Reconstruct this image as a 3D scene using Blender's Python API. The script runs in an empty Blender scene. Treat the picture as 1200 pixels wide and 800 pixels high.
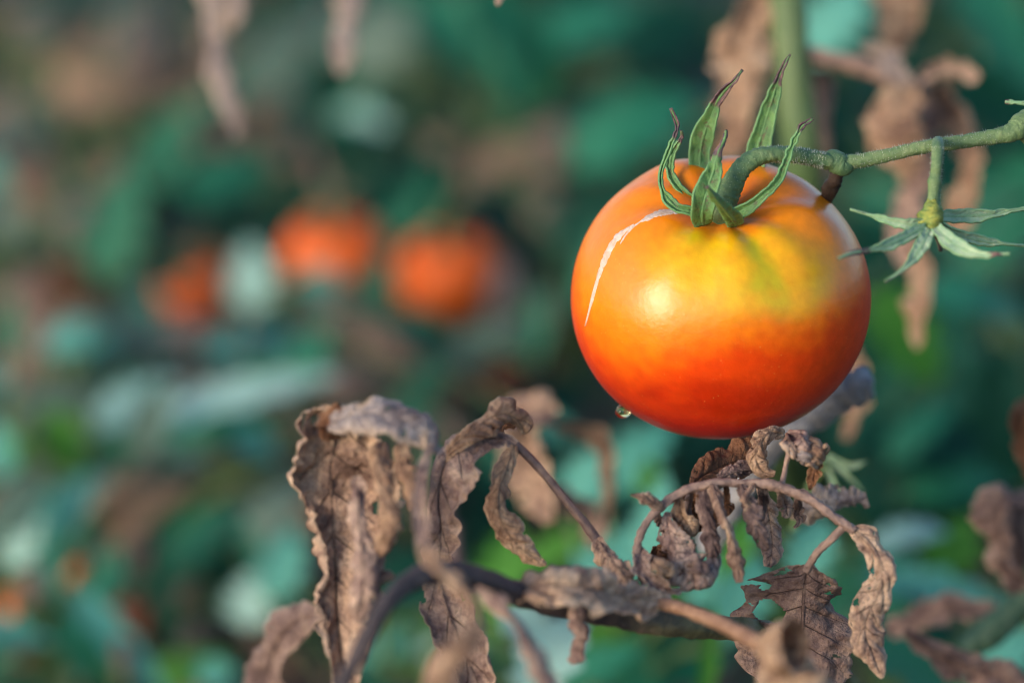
import bpy, math, random
import numpy as np
from mathutils import Vector, Matrix, noise

scene = bpy.context.scene
COL = scene.collection
R = math.radians

# ------------------------------------------------------------------ camera
PITCH, CAM_H, LENS, FOCUS = R(15.0), 0.52, 100.0, 0.672
CAM = Vector((0, 0, CAM_H))
FWD = Vector((0, math.cos(PITCH), -math.sin(PITCH)))
UPV = Vector((0, math.sin(PITCH), math.cos(PITCH)))
RGT = Vector((1, 0, 0))
cam_data = bpy.data.cameras.new("camera")
cam = bpy.data.objects.new("camera", cam_data)
COL.objects.link(cam)
cam.location = CAM
cam.rotation_euler = (math.pi / 2 - PITCH, 0, 0)
cam_data.lens = LENS
cam_data.sensor_width = 36.0
cam_data.clip_start = 0.02
cam_data.clip_end = 300.0
cam_data.dof.use_dof = True
cam_data.dof.focus_distance = FOCUS
cam_data.dof.aperture_fstop = 5.0
cam_data.dof.aperture_blades = 0
scene.camera = cam

# ------------------------------------------------------------------ sky, sun, exposure
SUN_EL, SUN_AZ = R(14), R(228)          # azimuth from +Y towards +X: behind the camera, on its left
world = bpy.data.worlds.new("World")
scene.world = world
world.use_nodes = True
wn = world.node_tree
bg = wn.nodes["Background"]
sky = wn.nodes.new("ShaderNodeTexSky")
sky.sky_type = 'NISHITA'
sky.sun_disc = False
sky.sun_elevation = SUN_EL
sky.sun_rotation = SUN_AZ
sky.air_density = 1.0
sky.dust_density = 1.0
sky.ozone_density = 3.0
wn.links.new(sky.outputs[0], bg.inputs[0])
bg.inputs[1].default_value = 0.15
sd = bpy.data.lights.new("sun", 'SUN')
sd.energy = 1.9
sd.angle = R(28)
sd.color = (1.0, 0.83, 0.66)
sun = bpy.data.objects.new("sun", sd)
COL.objects.link(sun)
sdir = Vector((math.sin(SUN_AZ) * math.cos(SUN_EL), math.cos(SUN_AZ) * math.cos(SUN_EL), math.sin(SUN_EL)))
sun.rotation_euler = (-sdir).to_track_quat('-Z', 'Y').to_euler()
sun.location = (-3, -3, 3)
scene.view_settings.view_transform = 'Standard'
scene.view_settings.look = 'None'
scene.view_settings.gamma = 1.0
scene.view_settings.exposure = 0.95
scene.render.engine = 'CYCLES'
scene.cycles.use_denoising = True
scene.cycles.pixel_filter_type = 'BLACKMAN_HARRIS'
scene.cycles.filter_width = 1.15
scene.cycles.max_bounces = 8
scene.cycles.diffuse_bounces = 3
scene.cycles.glossy_bounces = 3
scene.cycles.transmission_bounces = 5
scene.cycles.sample_clamp_indirect = 4.0

# ------------------------------------------------------------------ helpers
def P(px, py, d):
    """a point seen at (px, py) of the 1200 x 800 photograph, d metres in front of the lens"""
    k = d * 36.0 / LENS / 1200.0
    return CAM + FWD * d + RGT * ((px - 600) * k) + UPV * ((400 - py) * k)

def PX(d):
    return d * 36.0 / LENS / 1200.0

def catmull(a, n):
    a = np.asarray(a, float)
    m = len(a)
    if m == 2:
        t = np.linspace(0, 1, n)[:, None]
        return a[0] * (1 - t) + a[1] * t
    seg = np.linalg.norm(np.diff(a[:, :3], axis=0), axis=1) + 1e-9
    cum = np.concatenate([[0], np.cumsum(np.sqrt(seg))])
    cum /= cum[-1]
    out = np.zeros((n, a.shape[1]))
    for i, t in enumerate(np.linspace(0, 1, n)):
        k = min(max(np.searchsorted(cum, t, 'right') - 1, 0), m - 2)
        f = (t - cum[k]) / (cum[k + 1] - cum[k])
        p0, p1, p2, p3 = a[max(k - 1, 0)], a[k], a[k + 1], a[min(k + 2, m - 1)]
        out[i] = 0.5 * (2 * p1 + (p2 - p0) * f + (2 * p0 - 5 * p1 + 4 * p2 - p3) * f * f + (3 * p1 - p0 - 3 * p2 + p3) * f ** 3)
    return out

def nz(v):
    return v / (np.linalg.norm(v, axis=-1, keepdims=True) + 1e-12)

class MB:
    """collects vertices, faces and uvs of ONE mesh"""
    def __init__(s):
        s.v, s.f, s.uv = [], [], []
    def add(s, v, f, uv=None):
        o = len(s.v)
        s.v += [tuple(p) for p in v]
        s.uv += [tuple(q) for q in uv] if uv is not None else [(0.0, 0.0)] * len(v)
        s.f += [tuple(i + o for i in q) for q in f]
        return s
    def mesh(s, name, mat, base=(0, 0, 0)):
        b = np.array(base, float)
        me = bpy.data.meshes.new(name)
        me.from_pydata([tuple(np.array(p) - b) for p in s.v], [], s.f)
        ul = me.uv_layers.new(name="UVMap")
        li = np.zeros(len(me.loops), dtype=np.int32)
        me.loops.foreach_get("vertex_index", li)
        ul.data.foreach_set("uv", np.array(s.uv, dtype=np.float32)[li].ravel())
        me.polygons.foreach_set("use_smooth", np.ones(len(me.polygons), dtype=bool))
        if mat is not None:
            me.materials.append(mat)
        me.update()
        return me

def tube(mb, pts, rad, n=10, samples=None, cap=True, wob=0.0, seed=0, v=0.0, ridge=0.0):
    """a tapering tube through pts; rad one value or one per point"""
    pts = np.array([tuple(p) for p in pts], float)
    rad = np.full(len(pts), rad) if np.isscalar(rad) else np.array(rad, float)
    m = samples or max(6, 6 * (len(pts) - 1))
    c = catmull(np.concatenate([pts, rad[:, None]], axis=1), m)
    p, r = c[:, :3], np.maximum(c[:, 3], 1e-5)
    T = nz(np.gradient(p, axis=0))
    ref = np.array([0, 0, 1.0]) if abs(T[0][2]) < 0.8 else np.array([1.0, 0, 0])
    X = nz(np.cross(T[0], ref))
    verts, uvs = [], []
    for i in range(m):
        X = nz(X - T[i] * np.dot(X, T[i]))
        Y = np.cross(T[i], X)
        for k in range(n):
            a = 2 * math.pi * k / n
            rr = r[i]
            if wob:
                rr *= 1 + ridge * abs(math.cos(2.5 * a + .6 * math.sin(i * .11 + seed))) + 0.4 * wob * noise.noise(Vector((math.cos(a) * 3 + seed, math.sin(a) * 3, i * 1.3)))
                rr *= 1 + wob * noise.noise(Vector((math.cos(a) * 1.3 + seed, math.sin(a) * 1.3, i * 0.45)))
            verts.append(p[i] + rr * (math.cos(a) * X + math.sin(a) * Y))
            uvs.append((i / (m - 1), v))
    faces = [(i * n + k, i * n + (k + 1) % n, (i + 1) * n + (k + 1) % n, (i + 1) * n + k) for i in range(m - 1) for k in range(n)]
    if cap:
        faces.append(tuple(range(n - 1, -1, -1)))
        faces.append(tuple((m - 1) * n + k for k in range(n)))
    mb.add(verts, faces, uvs)
    return mb

def blade_core(mb, p, T, S, N, wl, wr, cl, cr, nv=10, seed=0, crumple=0.0, freq=160.0, edge=0.12, quilt=0.0, nveins=8,
               rib=0.0, curl_pow=1.0, hole=None, tip_u=1.0, cvar=0.0, tear=0.0):
    """sweep a curled leaf blade along p; wl/wr half widths, cl/cr curl (radians, + towards N) of each half"""
    nu = len(p)
    verts, uvs = [], []
    for i in range(nu):
        u = i / (nu - 1)
        row = []
        for side, w, c in ((-1, wl[i], cl[i]), (1, wr[i], cr[i])):
            c = c * (1 + cvar * noise.noise(Vector((u * 4.5, side * 6.1, seed + 2.2))))
            e = 1 + edge * (noise.noise(Vector((u * 7, side * 3.1, seed))) + 0.35 * noise.noise(Vector((u * 23, side * 5.7, seed))))
            w = max(w * e, 1e-5)
            q = np.array(p[i])
            pts = []
            for k in range(1, nv + 1):
                s = (k - 0.5) / nv
                a = c * s ** curl_pow
                q = q + (w / nv) * (side * math.cos(a) * S[i] + math.sin(a) * N[i])
                nn = -side * math.sin(a) * S[i] + math.cos(a) * N[i]
                s = k / nv
                d = 0.0
                if crumple:
                    z = Vector(q) * freq + Vector((seed * 7.3, seed * 1.7, 0))
                    f1 = noise.noise(z)
                    f2 = 0.5 - abs(noise.noise(z * 0.55 + Vector((9, 4, 2))))
                    f3 = noise.noise(z * 2.3)
                    f4 = noise.noise(z * 0.33 + Vector((3, 8, 5)))
                    f5 = 0.35 - abs(noise.noise(z * 1.6 + Vector((4, 1, 9))))
                    f6 = 0.3 - abs(noise.noise(z * 3.4 + Vector((2, 7, 1))))
                    d += crumple * (0.6 * f1 + 1.1 * (f2 - 0.3) + 0.8 * f5 + 0.48 * f6 + 1.1 * f4) * min(1.0, 0.2 + s)
                if quilt:
                    pq = u * nveins * 0.8 - 1.3 * s + 1.1 * noise.noise(Vector((u * 3.3, side * 4.1, seed + 0.5)))
                    aq = max(0.0, 0.55 + 1.3 * noise.noise(Vector((u * 4.0, side * 2.3 + s, seed + 7.7))))
                    d += quilt * aq * (abs(math.sin(math.pi * pq)) - 0.5) * max(0.0, math.sin(math.pi * min(1, s))) ** 0.5
                d = max(-0.45 * w, min(0.45 * w, d))
                pts.append((q + nn * d, s * side))
            row.append(pts)
        line = [x for x in reversed(row[0])] + [(np.array(p[i]), 0.0)] + row[1]
        for q, s in line:
            verts.append(q)
            uvs.append((u / tip_u, s))
    m = 2 * nv + 1
    faces = []
    for i in range(nu - 1):
        for k in range(m - 1):
            if tear:
                vv = (k - nv + 0.5) / nv
                uu = i / (nu - 1)
                t_ = noise.noise(Vector((uu * 16 + seed, vv * 2.2 + (9 if vv > 0 else 0), seed * 1.3))) + 0.5 * noise.noise(Vector((uu * 45, vv * 6, seed)))
                if 0.04 < uu < 0.97 and abs(vv) > 0.12 and t_ * (0.35 + abs(vv)) > 0.78 - tear:
                    continue
            if hole and hole(i / (nu - 1), (k - nv + 0.5) / nv):
                continue
            faces.append((i * m + k, i * m + k + 1, (i + 1) * m + k + 1, (i + 1) * m + k))
    mb.add(verts, faces, uvs)
    if rib:
        rr = rib * (1 - 0.75 * np.linspace(0, 1, nu))
        q = np.array(p) - np.array(N) * rr[:, None] * 0.4
        tube(mb, q[::2], rr[::2], n=6, samples=nu)
    return mb

def blade_px(ctrl, nu=60, mb=None, **kw):
    """ctrl rows (px, py, d, wl, wr, roll, curl_l, curl_r): photo pixels, metres, pixels, degrees"""
    mb = mb or MB()
    rows = []
    for (px, py, d, wl, wr, roll, cl, cr) in ctrl:
        q = P(px, py, d)
        rows.append((q.x, q.y, q.z, wl * PX(d), wr * PX(d), R(roll), R(cl), R(cr)))
    c = catmull(rows, nu)
    p = c[:, :3]
    T = nz(np.gradient(p, axis=0))
    V = nz(np.array(CAM)[None, :] - p)
    S0 = nz(np.cross(V, T))
    N0 = np.cross(T, S0)
    ro = c[:, 5][:, None]
    S = np.cos(ro) * S0 + np.sin(ro) * N0
    N = np.cos(ro) * N0 - np.sin(ro) * S0
    return blade_core(mb, p, T, S, N, np.maximum(c[:, 3], 0), np.maximum(c[:, 4], 0), c[:, 6], c[:, 7], **kw)

BASE = {}
def thing(name, label, cat, base, group=None):
    o = bpy.data.objects.new(name, None)
    COL.objects.link(o)
    o.empty_display_size = 0.01
    o.location = base
    o['label'] = label
    o['category'] = cat
    if group:
        o['group'] = group
    BASE[o.name] = tuple(base)
    return o

def part(name, mb, mat, parent, label=None, kind=None, solid=0.0, subsurf=0):
    """one mesh object under parent (vertices given in world space)"""
    base = BASE[parent.name]
    o = bpy.data.objects.new(name, mb.mesh(name, mat, base))
    COL.objects.link(o)
    o.parent = parent
    BASE[o.name] = base
    if label:
        o['label'] = label
    if kind:
        o['kind'] = kind
    if solid:
        m = o.modifiers.new("thickness", 'SOLIDIFY')
        m.thickness = solid
        m.offset = 0
    if subsurf:
        m = o.modifiers.new("smooth", 'SUBSURF')
        m.levels = subsurf
        m.render_levels = subsurf
    return o

# ------------------------------------------------------------------ materials
def newmat(name):
    m = bpy.data.materials.new(name)
    m.use_nodes = True
    nt = m.node_tree
    return m, nt, nt.nodes["Principled BSDF"]

def N_(nt, t, **kw):
    n = nt.nodes.new(t)
    for k, v in kw.items():
        if k in n.inputs.keys():
            n.inputs[k].default_value = v
        else:
            setattr(n, k, v)
    return n

def ramp(nt, fac, stops):
    r = nt.nodes.new("ShaderNodeValToRGB")
    e = r.color_ramp.elements
    while len(e) > 1:
        e.remove(e[0])
    for i, (p, c) in enumerate(stops):
        x = e[0] if i == 0 else e.new(p)
        x.position = p
        x.color = (*c, 1)
    nt.links.new(fac, r.inputs[0])
    return r.outputs[0]

def noise_tex(nt, vec, scale, detail=4, rough=0.55, dist=0.0):
    n = N_(nt, "ShaderNodeTexNoise", Scale=scale, Detail=detail, Roughness=rough, Distortion=dist)
    nt.links.new(vec, n.inputs["Vector"])
    return n.outputs["Fac"]

def math_(nt, op, a, b=None, c=None, clamp=False):
    n = nt.nodes.new("ShaderNodeMath")
    n.operation = op
    n.use_clamp = clamp
    for i, x in enumerate((a, b, c)):
        if x is None:
            continue
        if isinstance(x, (int, float)):
            n.inputs[i].default_value = x
        else:
            nt.links.new(x, n.inputs[i])
    return n.outputs[0]

def mixc(nt, fac, a, b, mode='MIX'):
    n = nt.nodes.new("ShaderNodeMix")
    n.data_type = 'RGBA'
    n.blend_type = mode
    for s, x in ((n.inputs[0], fac), (n.inputs[6], a), (n.inputs[7], b)):
        if isinstance(x, (int, float)):
            s.default_value = x
        elif isinstance(x, tuple):
            s.default_value = (*x, 1)
        else:
            nt.links.new(x, s)
    return n.outputs[2]

def bump(nt, h, strength, dist):
    b = N_(nt, "ShaderNodeBump", Strength=strength, Distance=dist)
    nt.links.new(h, b.inputs["Height"])
    return b.outputs[0]

def veins(nt, count=8, slope=1.3, w_mid=0.05, w_side=0.05):
    """0..1 mask: midrib and side veins, from the blade's own u (along) and v (across)"""
    uv = nt.nodes.new("ShaderNodeUVMap")
    sx = nt.nodes.new("ShaderNodeSeparateXYZ")
    nt.links.new(uv.outputs[0], sx.inputs[0])
    u, v = sx.outputs[0], sx.outputs[1]
    av = math_(nt, 'ABSOLUTE', v)
    mid = math_(nt, 'SUBTRACT', 1.0, math_(nt, 'DIVIDE', av, w_mid), clamp=True)
    ph = math_(nt, 'SUBTRACT', math_(nt, 'MULTIPLY', u, float(count)), math_(nt, 'MULTIPLY', av, slope))
    fr = math_(nt, 'ABSOLUTE', math_(nt, 'SUBTRACT', math_(nt, 'FRACT', math_(nt, 'ADD', ph, 8.0)), 0.5))
    side = math_(nt, 'SUBTRACT', 1.0, math_(nt, 'DIVIDE', fr, w_side), clamp=True)
    side = math_(nt, 'MULTIPLY', side, math_(nt, 'SUBTRACT', 1.0, av, clamp=True))
    return math_(nt, 'MAXIMUM', mid, side), u, v

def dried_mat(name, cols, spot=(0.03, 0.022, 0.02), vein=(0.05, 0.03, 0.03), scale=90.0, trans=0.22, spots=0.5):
    m, nt, bs = newmat(name)
    tc = nt.nodes.new("ShaderNodeTexCoord").outputs["Object"]
    big = noise_tex(nt, tc, scale * 1.2, 5, 0.62, 0.8)
    base = ramp(nt, big, [(0.30, cols[0]), (0.42, cols[1]), (0.53, cols[2]), (0.66, cols[3])])
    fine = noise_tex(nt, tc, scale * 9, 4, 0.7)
    mottle_shade = math_(nt, 'MULTIPLY', math_(nt, 'SUBTRACT', fine, 0.40, clamp=True), 4.0, clamp=True)
    base = mixc(nt, math_(nt, 'MULTIPLY', mottle_shade, 0.60), base, mixc(nt, 1.0, base, (0.36, 0.31, 0.34), 'MULTIPLY'))  # dark mottle, strengthened to paint shade into the creases
    pale = noise_tex(nt, tc, scale * 3.4, 4, 0.7, 0.8)
    base = mixc(nt, math_(nt, 'MULTIPLY', math_(nt, 'SUBTRACT', pale, 0.55, clamp=True), 3.5, clamp=True), base, mixc(nt, 0.65, base, cols[3]))
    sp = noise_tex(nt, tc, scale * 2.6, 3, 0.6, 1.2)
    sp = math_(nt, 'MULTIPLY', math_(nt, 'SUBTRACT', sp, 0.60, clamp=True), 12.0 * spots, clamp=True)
    base = mixc(nt, sp, base, spot)  # leaf spots, also deepened in place of crease shade
    vm, u, v = veins(nt, 8, 1.3, 0.035, 0.045)
    marg = math_(nt, 'MULTIPLY', math_(nt, 'SUBTRACT', math_(nt, 'ADD', math_(nt, 'ABSOLUTE', v), math_(nt, 'MULTIPLY', math_(nt, 'SUBTRACT', big, 0.5), 1.2)), 0.62, clamp=True), 2.2, clamp=True)
    base = mixc(nt, math_(nt, 'MULTIPLY', marg, 0.6), base, cols[3])
    base = mixc(nt, math_(nt, 'MULTIPLY', math_(nt, 'MULTIPLY', vm, 0.75), fine), base, vein)
    nt.links.new(base, bs.inputs["Base Color"])
    bs.inputs["Roughness"].default_value = 0.62
    bs.inputs["Specular IOR Level"].default_value = 0.35
    h = math_(nt, 'ADD', math_(nt, 'MULTIPLY', noise_tex(nt, tc, scale * 4, 5, 0.65), 1.0), math_(nt, 'MULTIPLY', fine, 0.5))
    h = math_(nt, 'SUBTRACT', h, math_(nt, 'MULTIPLY', vm, 0.5))
    nrm = bump(nt, h, 1.0, 0.0016)
    nt.links.new(nrm, bs.inputs["Normal"])
    tr = nt.nodes.new("ShaderNodeBsdfTranslucent")
    nt.links.new(mixc(nt, 1.0, base, (1.0, 0.62, 0.35), 'MULTIPLY'), tr.inputs[0])
    mx = nt.nodes.new("ShaderNodeMixShader")
    mx.inputs[0].default_value = trans
    nt.links.new(bs.outputs[0], mx.inputs[1])
    nt.links.new(tr.outputs[0], mx.inputs[2])
    nt.links.new(mx.outputs[0], nt.nodes["Material Output"].inputs[0])
    return m

def green_mat(name, a, b, vein, rough=0.45, scale=60.0, trans=0.25, spec=0.28, tcol=(0.05, 0.30, 0.08)):
    m, nt, bs = newmat(name)
    tc = nt.nodes.new("ShaderNodeTexCoord").outputs["Object"]
    oi = nt.nodes.new("ShaderNodeObjectInfo").outputs["Random"]
    f = noise_tex(nt, tc, scale, 4, 0.6)
    base = ramp(nt, math_(nt, 'ADD', math_(nt, 'MULTIPLY', f, 0.7), math_(nt, 'MULTIPLY', oi, 0.3)), [(0.3, a), (0.7, b)])
    vm, u, v = veins(nt, 7, 1.4, 0.06, 0.06)
    base = mixc(nt, math_(nt, 'MULTIPLY', vm, 0.5), base, vein)
    nt.links.new(base, bs.inputs["Base Color"])
    bs.inputs["Roughness"].default_value = rough
    bs.inputs["Specular IOR Level"].default_value = spec
    nt.links.new(bump(nt, math_(nt, 'SUBTRACT', f, math_(nt, 'MULTIPLY', vm, 0.4)), 0.4, 0.002), bs.inputs["Normal"])
    tr = nt.nodes.new("ShaderNodeBsdfTranslucent")
    tr.inputs[0].default_value = (*tcol, 1)
    mx = nt.nodes.new("ShaderNodeMixShader")
    mx.inputs[0].default_value = trans
    nt.links.new(bs.outputs[0], mx.inputs[1])
    nt.links.new(tr.outputs[0], mx.inputs[2])
    nt.links.new(mx.outputs[0], nt.nodes["Material Output"].inputs[0])
    return m

def stem_mat(name, stops, scale=120.0, rough=0.55, stretch=(1, 1, 1), bumpd=0.0004):
    m, nt, bs = newmat(name)
    tc = nt.nodes.new("ShaderNodeTexCoord").outputs["Object"]
    mp = N_(nt, "ShaderNodeMapping")
    mp.inputs["Scale"].default_value = stretch
    nt.links.new(tc, mp.inputs[0])
    f = noise_tex(nt, mp.outputs[0], scale, 5, 0.65, 0.3)
    base = ramp(nt, f, stops)
    nt.links.new(base, bs.inputs["Base Color"])
    bs.inputs["Roughness"].default_value = rough
    fine = noise_tex(nt, mp.outputs[0], scale * 7, 4, 0.7)
    nt.links.new(bump(nt, math_(nt, 'ADD', f, fine), 0.8, bumpd), bs.inputs["Normal"])
    return m

def speckle(m, scale, col, size=0.22, amt=0.7):
    """tiny pale glands over a stem"""
    nt = m.node_tree
    bs = nt.nodes["Principled BSDF"]
    src = bs.inputs["Base Color"].links[0].from_socket
    tc = nt.nodes.new("ShaderNodeTexCoord").outputs["Object"]
    vo = N_(nt, "ShaderNodeTexVoronoi", Scale=scale)
    nt.links.new(tc, vo.inputs["Vector"])
    d = math_(nt, 'MULTIPLY', math_(nt, 'SUBTRACT', size, vo.outputs["Distance"], clamp=True), 8.0, clamp=True)
    nt.links.new(mixc(nt, math_(nt, 'MULTIPLY', d, amt), src, col), bs.inputs["Base Color"])

def sepal_mat(name, a, b, spot=(0.045, 0.05, 0.02), spots=1.0):
    m, nt, bs = newmat(name)
    tc = nt.nodes.new("ShaderNodeTexCoord").outputs["Object"]
    f = noise_tex(nt, tc, 260, 4, 0.6)
    base = ramp(nt, f, [(0.3, a), (0.7, b)])
    sp = noise_tex(nt, tc, 700, 4, 0.65)
    sp = math_(nt, 'MULTIPLY', math_(nt, 'SUBTRACT', sp, 0.53, clamp=True), 9 * spots, clamp=True)
    vm, u, v = veins(nt, 1, 0.0, 0.10, 0.001)
    av = math_(nt, 'ABSOLUTE', v)
    inner = math_(nt, 'SUBTRACT', 1.0, math_(nt, 'MULTIPLY', av, 1.15), clamp=True)
    base = mixc(nt, math_(nt, 'MULTIPLY', sp, inner), base, spot)
    rim = math_(nt, 'MULTIPLY', math_(nt, 'SUBTRACT', av, 0.72, clamp=True), 2.2, clamp=True)
    base = mixc(nt, rim, base, (0.16, 0.34, 0.14))
    base = mixc(nt, math_(nt, 'MULTIPLY', vm, 0.4), base, (0.13, 0.28, 0.10))
    # withered tip: u beyond 1
    uu = math_(nt, 'ADD', u, math_(nt, 'MULTIPLY', math_(nt, 'SUBTRACT', f, 0.5), 0.12))
    tip = math_(nt, 'MULTIPLY', math_(nt, 'SUBTRACT', uu, 0.99), 22.0, clamp=True)
    tipc = ramp(nt, noise_tex(nt, tc, 500, 3), [(0.35, (0.035, 0.022, 0.035)), (0.65, (0.16, 0.09, 0.085))])
    base = mixc(nt, tip, base, tipc)
    nt.links.new(base, bs.inputs["Base Color"])
    bs.inputs["Roughness"].default_value = 0.6
    bs.inputs["Subsurface Weight"].default_value = 0.12
    bs.inputs["Subsurface Scale"].default_value = 0.0012
    nt.links.new(bump(nt, math_(nt, 'ADD', f, noise_tex(nt, tc, 1500, 3, 0.7)), 0.7, 0.0003), bs.inputs["Normal"])
    return m

M = {}
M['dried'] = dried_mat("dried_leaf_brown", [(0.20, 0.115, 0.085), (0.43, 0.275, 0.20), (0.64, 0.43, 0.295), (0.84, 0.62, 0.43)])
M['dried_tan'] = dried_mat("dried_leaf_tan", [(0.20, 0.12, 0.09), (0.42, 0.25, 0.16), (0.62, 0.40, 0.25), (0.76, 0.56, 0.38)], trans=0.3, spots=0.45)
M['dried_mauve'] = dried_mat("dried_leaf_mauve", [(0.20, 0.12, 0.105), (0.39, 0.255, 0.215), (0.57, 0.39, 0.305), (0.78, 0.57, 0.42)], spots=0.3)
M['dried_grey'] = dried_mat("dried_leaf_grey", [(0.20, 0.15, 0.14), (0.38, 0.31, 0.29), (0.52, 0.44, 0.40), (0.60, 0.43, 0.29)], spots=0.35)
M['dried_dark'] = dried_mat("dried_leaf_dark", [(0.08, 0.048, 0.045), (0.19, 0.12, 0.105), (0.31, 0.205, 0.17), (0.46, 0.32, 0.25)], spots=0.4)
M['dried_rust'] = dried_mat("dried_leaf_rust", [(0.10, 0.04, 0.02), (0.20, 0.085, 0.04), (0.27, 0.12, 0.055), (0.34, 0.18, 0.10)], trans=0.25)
M['dry_stem'] = stem_mat("dried_stem", [(0.3, (0.05, 0.03, 0.03)), (0.55, (0.16, 0.10, 0.085)), (0.75, (0.30, 0.19, 0.13))], 200)
M['dry_stem_dark'] = stem_mat("dark_stem", [(0.3, (0.018, 0.014, 0.018)), (0.6, (0.05, 0.036, 0.04)), (0.8, (0.12, 0.08, 0.07))], 150)
M['olive_stem'] = stem_mat("olive_stem", [(0.3, (0.05, 0.05, 0.02)), (0.6, (0.13, 0.13, 0.045)), (0.8, (0.16, 0.11, 0.06))], 150)
M['rachis'] = stem_mat("dried_rachis", [(0.3, (0.12, 0.075, 0.065)), (0.55, (0.28, 0.18, 0.14)), (0.75, (0.42, 0.28, 0.19))], 220)
M['petiole_orange'] = stem_mat("orange_petiole", [(0.3, (0.17, 0.085, 0.05)), (0.55, (0.36, 0.20, 0.12)), (0.75, (0.48, 0.31, 0.20))], 240)
m, nt, bs = newmat("branch_stem")
tc = nt.nodes.new("ShaderNodeTexCoord").outputs["Object"]
uvn = nt.nodes.new("ShaderNodeUVMap")
sx = nt.nodes.new("ShaderNodeSeparateXYZ")
nt.links.new(uvn.outputs[0], sx.inputs[0])
f = noise_tex(nt, tc, 150, 5, 0.65, 0.3)
fb = noise_tex(nt, tc, 40, 3)
dk = ramp(nt, f, [(0.3, (0.022, 0.017, 0.02)), (0.55, (0.07, 0.05, 0.05)), (0.75, (0.17, 0.115, 0.095))])
ol = ramp(nt, f, [(0.3, (0.055, 0.055, 0.022)), (0.55, (0.13, 0.13, 0.05)), (0.75, (0.20, 0.15, 0.08))])
t = math_(nt, 'MULTIPLY', math_(nt, 'SUBTRACT', math_(nt, 'ADD', sx.outputs[0], math_(nt, 'MULTIPLY', fb, 0.3)), 0.62), 5.0, clamp=True)
nt.links.new(mixc(nt, t, dk, ol), bs.inputs["Base Color"])
bs.inputs["Roughness"].default_value = 0.6
nt.links.new(bump(nt, math_(nt, 'ADD', f, noise_tex(nt, tc, 900, 4, 0.7)), 0.9, 0.0008), bs.inputs["Normal"])
M['branch_stem'] = m
M['grey_stalk'] = stem_mat("grey_stalk", [(0.3, (0.12, 0.12, 0.13)), (0.55, (0.28, 0.28, 0.30)), (0.75, (0.50, 0.48, 0.46))], 130, 0.6, (1, 1, 1), 0.0012)
M['pedicel'] = stem_mat("green_pedicel", [(0.3, (0.045, 0.11, 0.05)), (0.55, (0.085, 0.165, 0.065)), (0.8, (0.17, 0.22, 0.09))], 260)
M['truss'] = stem_mat("green_truss", [(0.3, (0.07, 0.14, 0.055)), (0.55, (0.14, 0.22, 0.085)), (0.8, (0.22, 0.27, 0.12))], 260)
M['stub'] = stem_mat("brown_stub", [(0.3, (0.02, 0.014, 0.012)), (0.6, (0.06, 0.038, 0.028)), (0.8, (0.12, 0.075, 0.05))], 260)
M['stem_green'] = stem_mat("green_stem", [(0.3, (0.04, 0.085, 0.03)), (0.55, (0.085, 0.145, 0.045)), (0.8, (0.16, 0.19, 0.075))], 40, 0.5, (1, 1, 0.3), 0.002)
speckle(M['pedicel'], 1500, (0.34, 0.40, 0.24))
speckle(M['truss'], 1500, (0.42, 0.46, 0.30), amt=.5)
M['sepal'] = sepal_mat("sepal_green", (0.035, 0.115, 0.035), (0.13, 0.27, 0.07), (0.075, 0.045, 0.025), 1.6)
M['sepal_pale'] = sepal_mat("sepal_pale", (0.18, 0.31, 0.19), (0.38, 0.48, 0.30), spots=0.25)
M['receptacle'] = stem_mat("yellow_receptacle", [(0.35, (0.10, 0.19, 0.05)), (0.55, (0.26, 0.29, 0.05)), (0.75, (0.42, 0.38, 0.07))], 260)
M['stem_dark'] = stem_mat("dark_green_stem", [(0.3, (0.015, 0.05, 0.03)), (0.55, (0.035, 0.085, 0.045)), (0.8, (0.07, 0.11, 0.05))], 40, 0.55, (1, 1, 0.3), 0.002)
M['leaf_deep'] = green_mat("leaf_deep_green", (0.001, 0.022, 0.018), (0.003, 0.056, 0.042), (0.015, 0.07, 0.05), 0.6, spec=0.15)
M['leaf_mid'] = green_mat("leaf_mid_green", (0.006, 0.11, 0.060), (0.030, 0.22, 0.13), (0.05, 0.24, 0.14), 0.45)
M['leaf_sage'] = green_mat("leaf_sage", (0.055, 0.27, 0.215), (0.13, 0.42, 0.345), (0.18, 0.45, 0.35), 0.45)
M['leaf_grey'] = green_mat("leaf_grey_green", (0.06, 0.11, 0.085), (0.13, 0.19, 0.15), (0.16, 0.21, 0.16), 0.55, tcol=(0.08, 0.20, 0.08))
M['leaf_bright'] = green_mat("leaf_bright_green", (0.04, 0.16, 0.02), (0.09, 0.30, 0.04), (0.14, 0.34, 0.08), 0.5, trans=0.35, tcol=(0.12, 0.42, 0.03))
M['leaf_mint'] = green_mat("leaf_pale_mint", (0.23, 0.43, 0.39), (0.38, 0.60, 0.54), (0.34, 0.54, 0.44), 0.5, tcol=(0.25, 0.45, 0.15))

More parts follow.
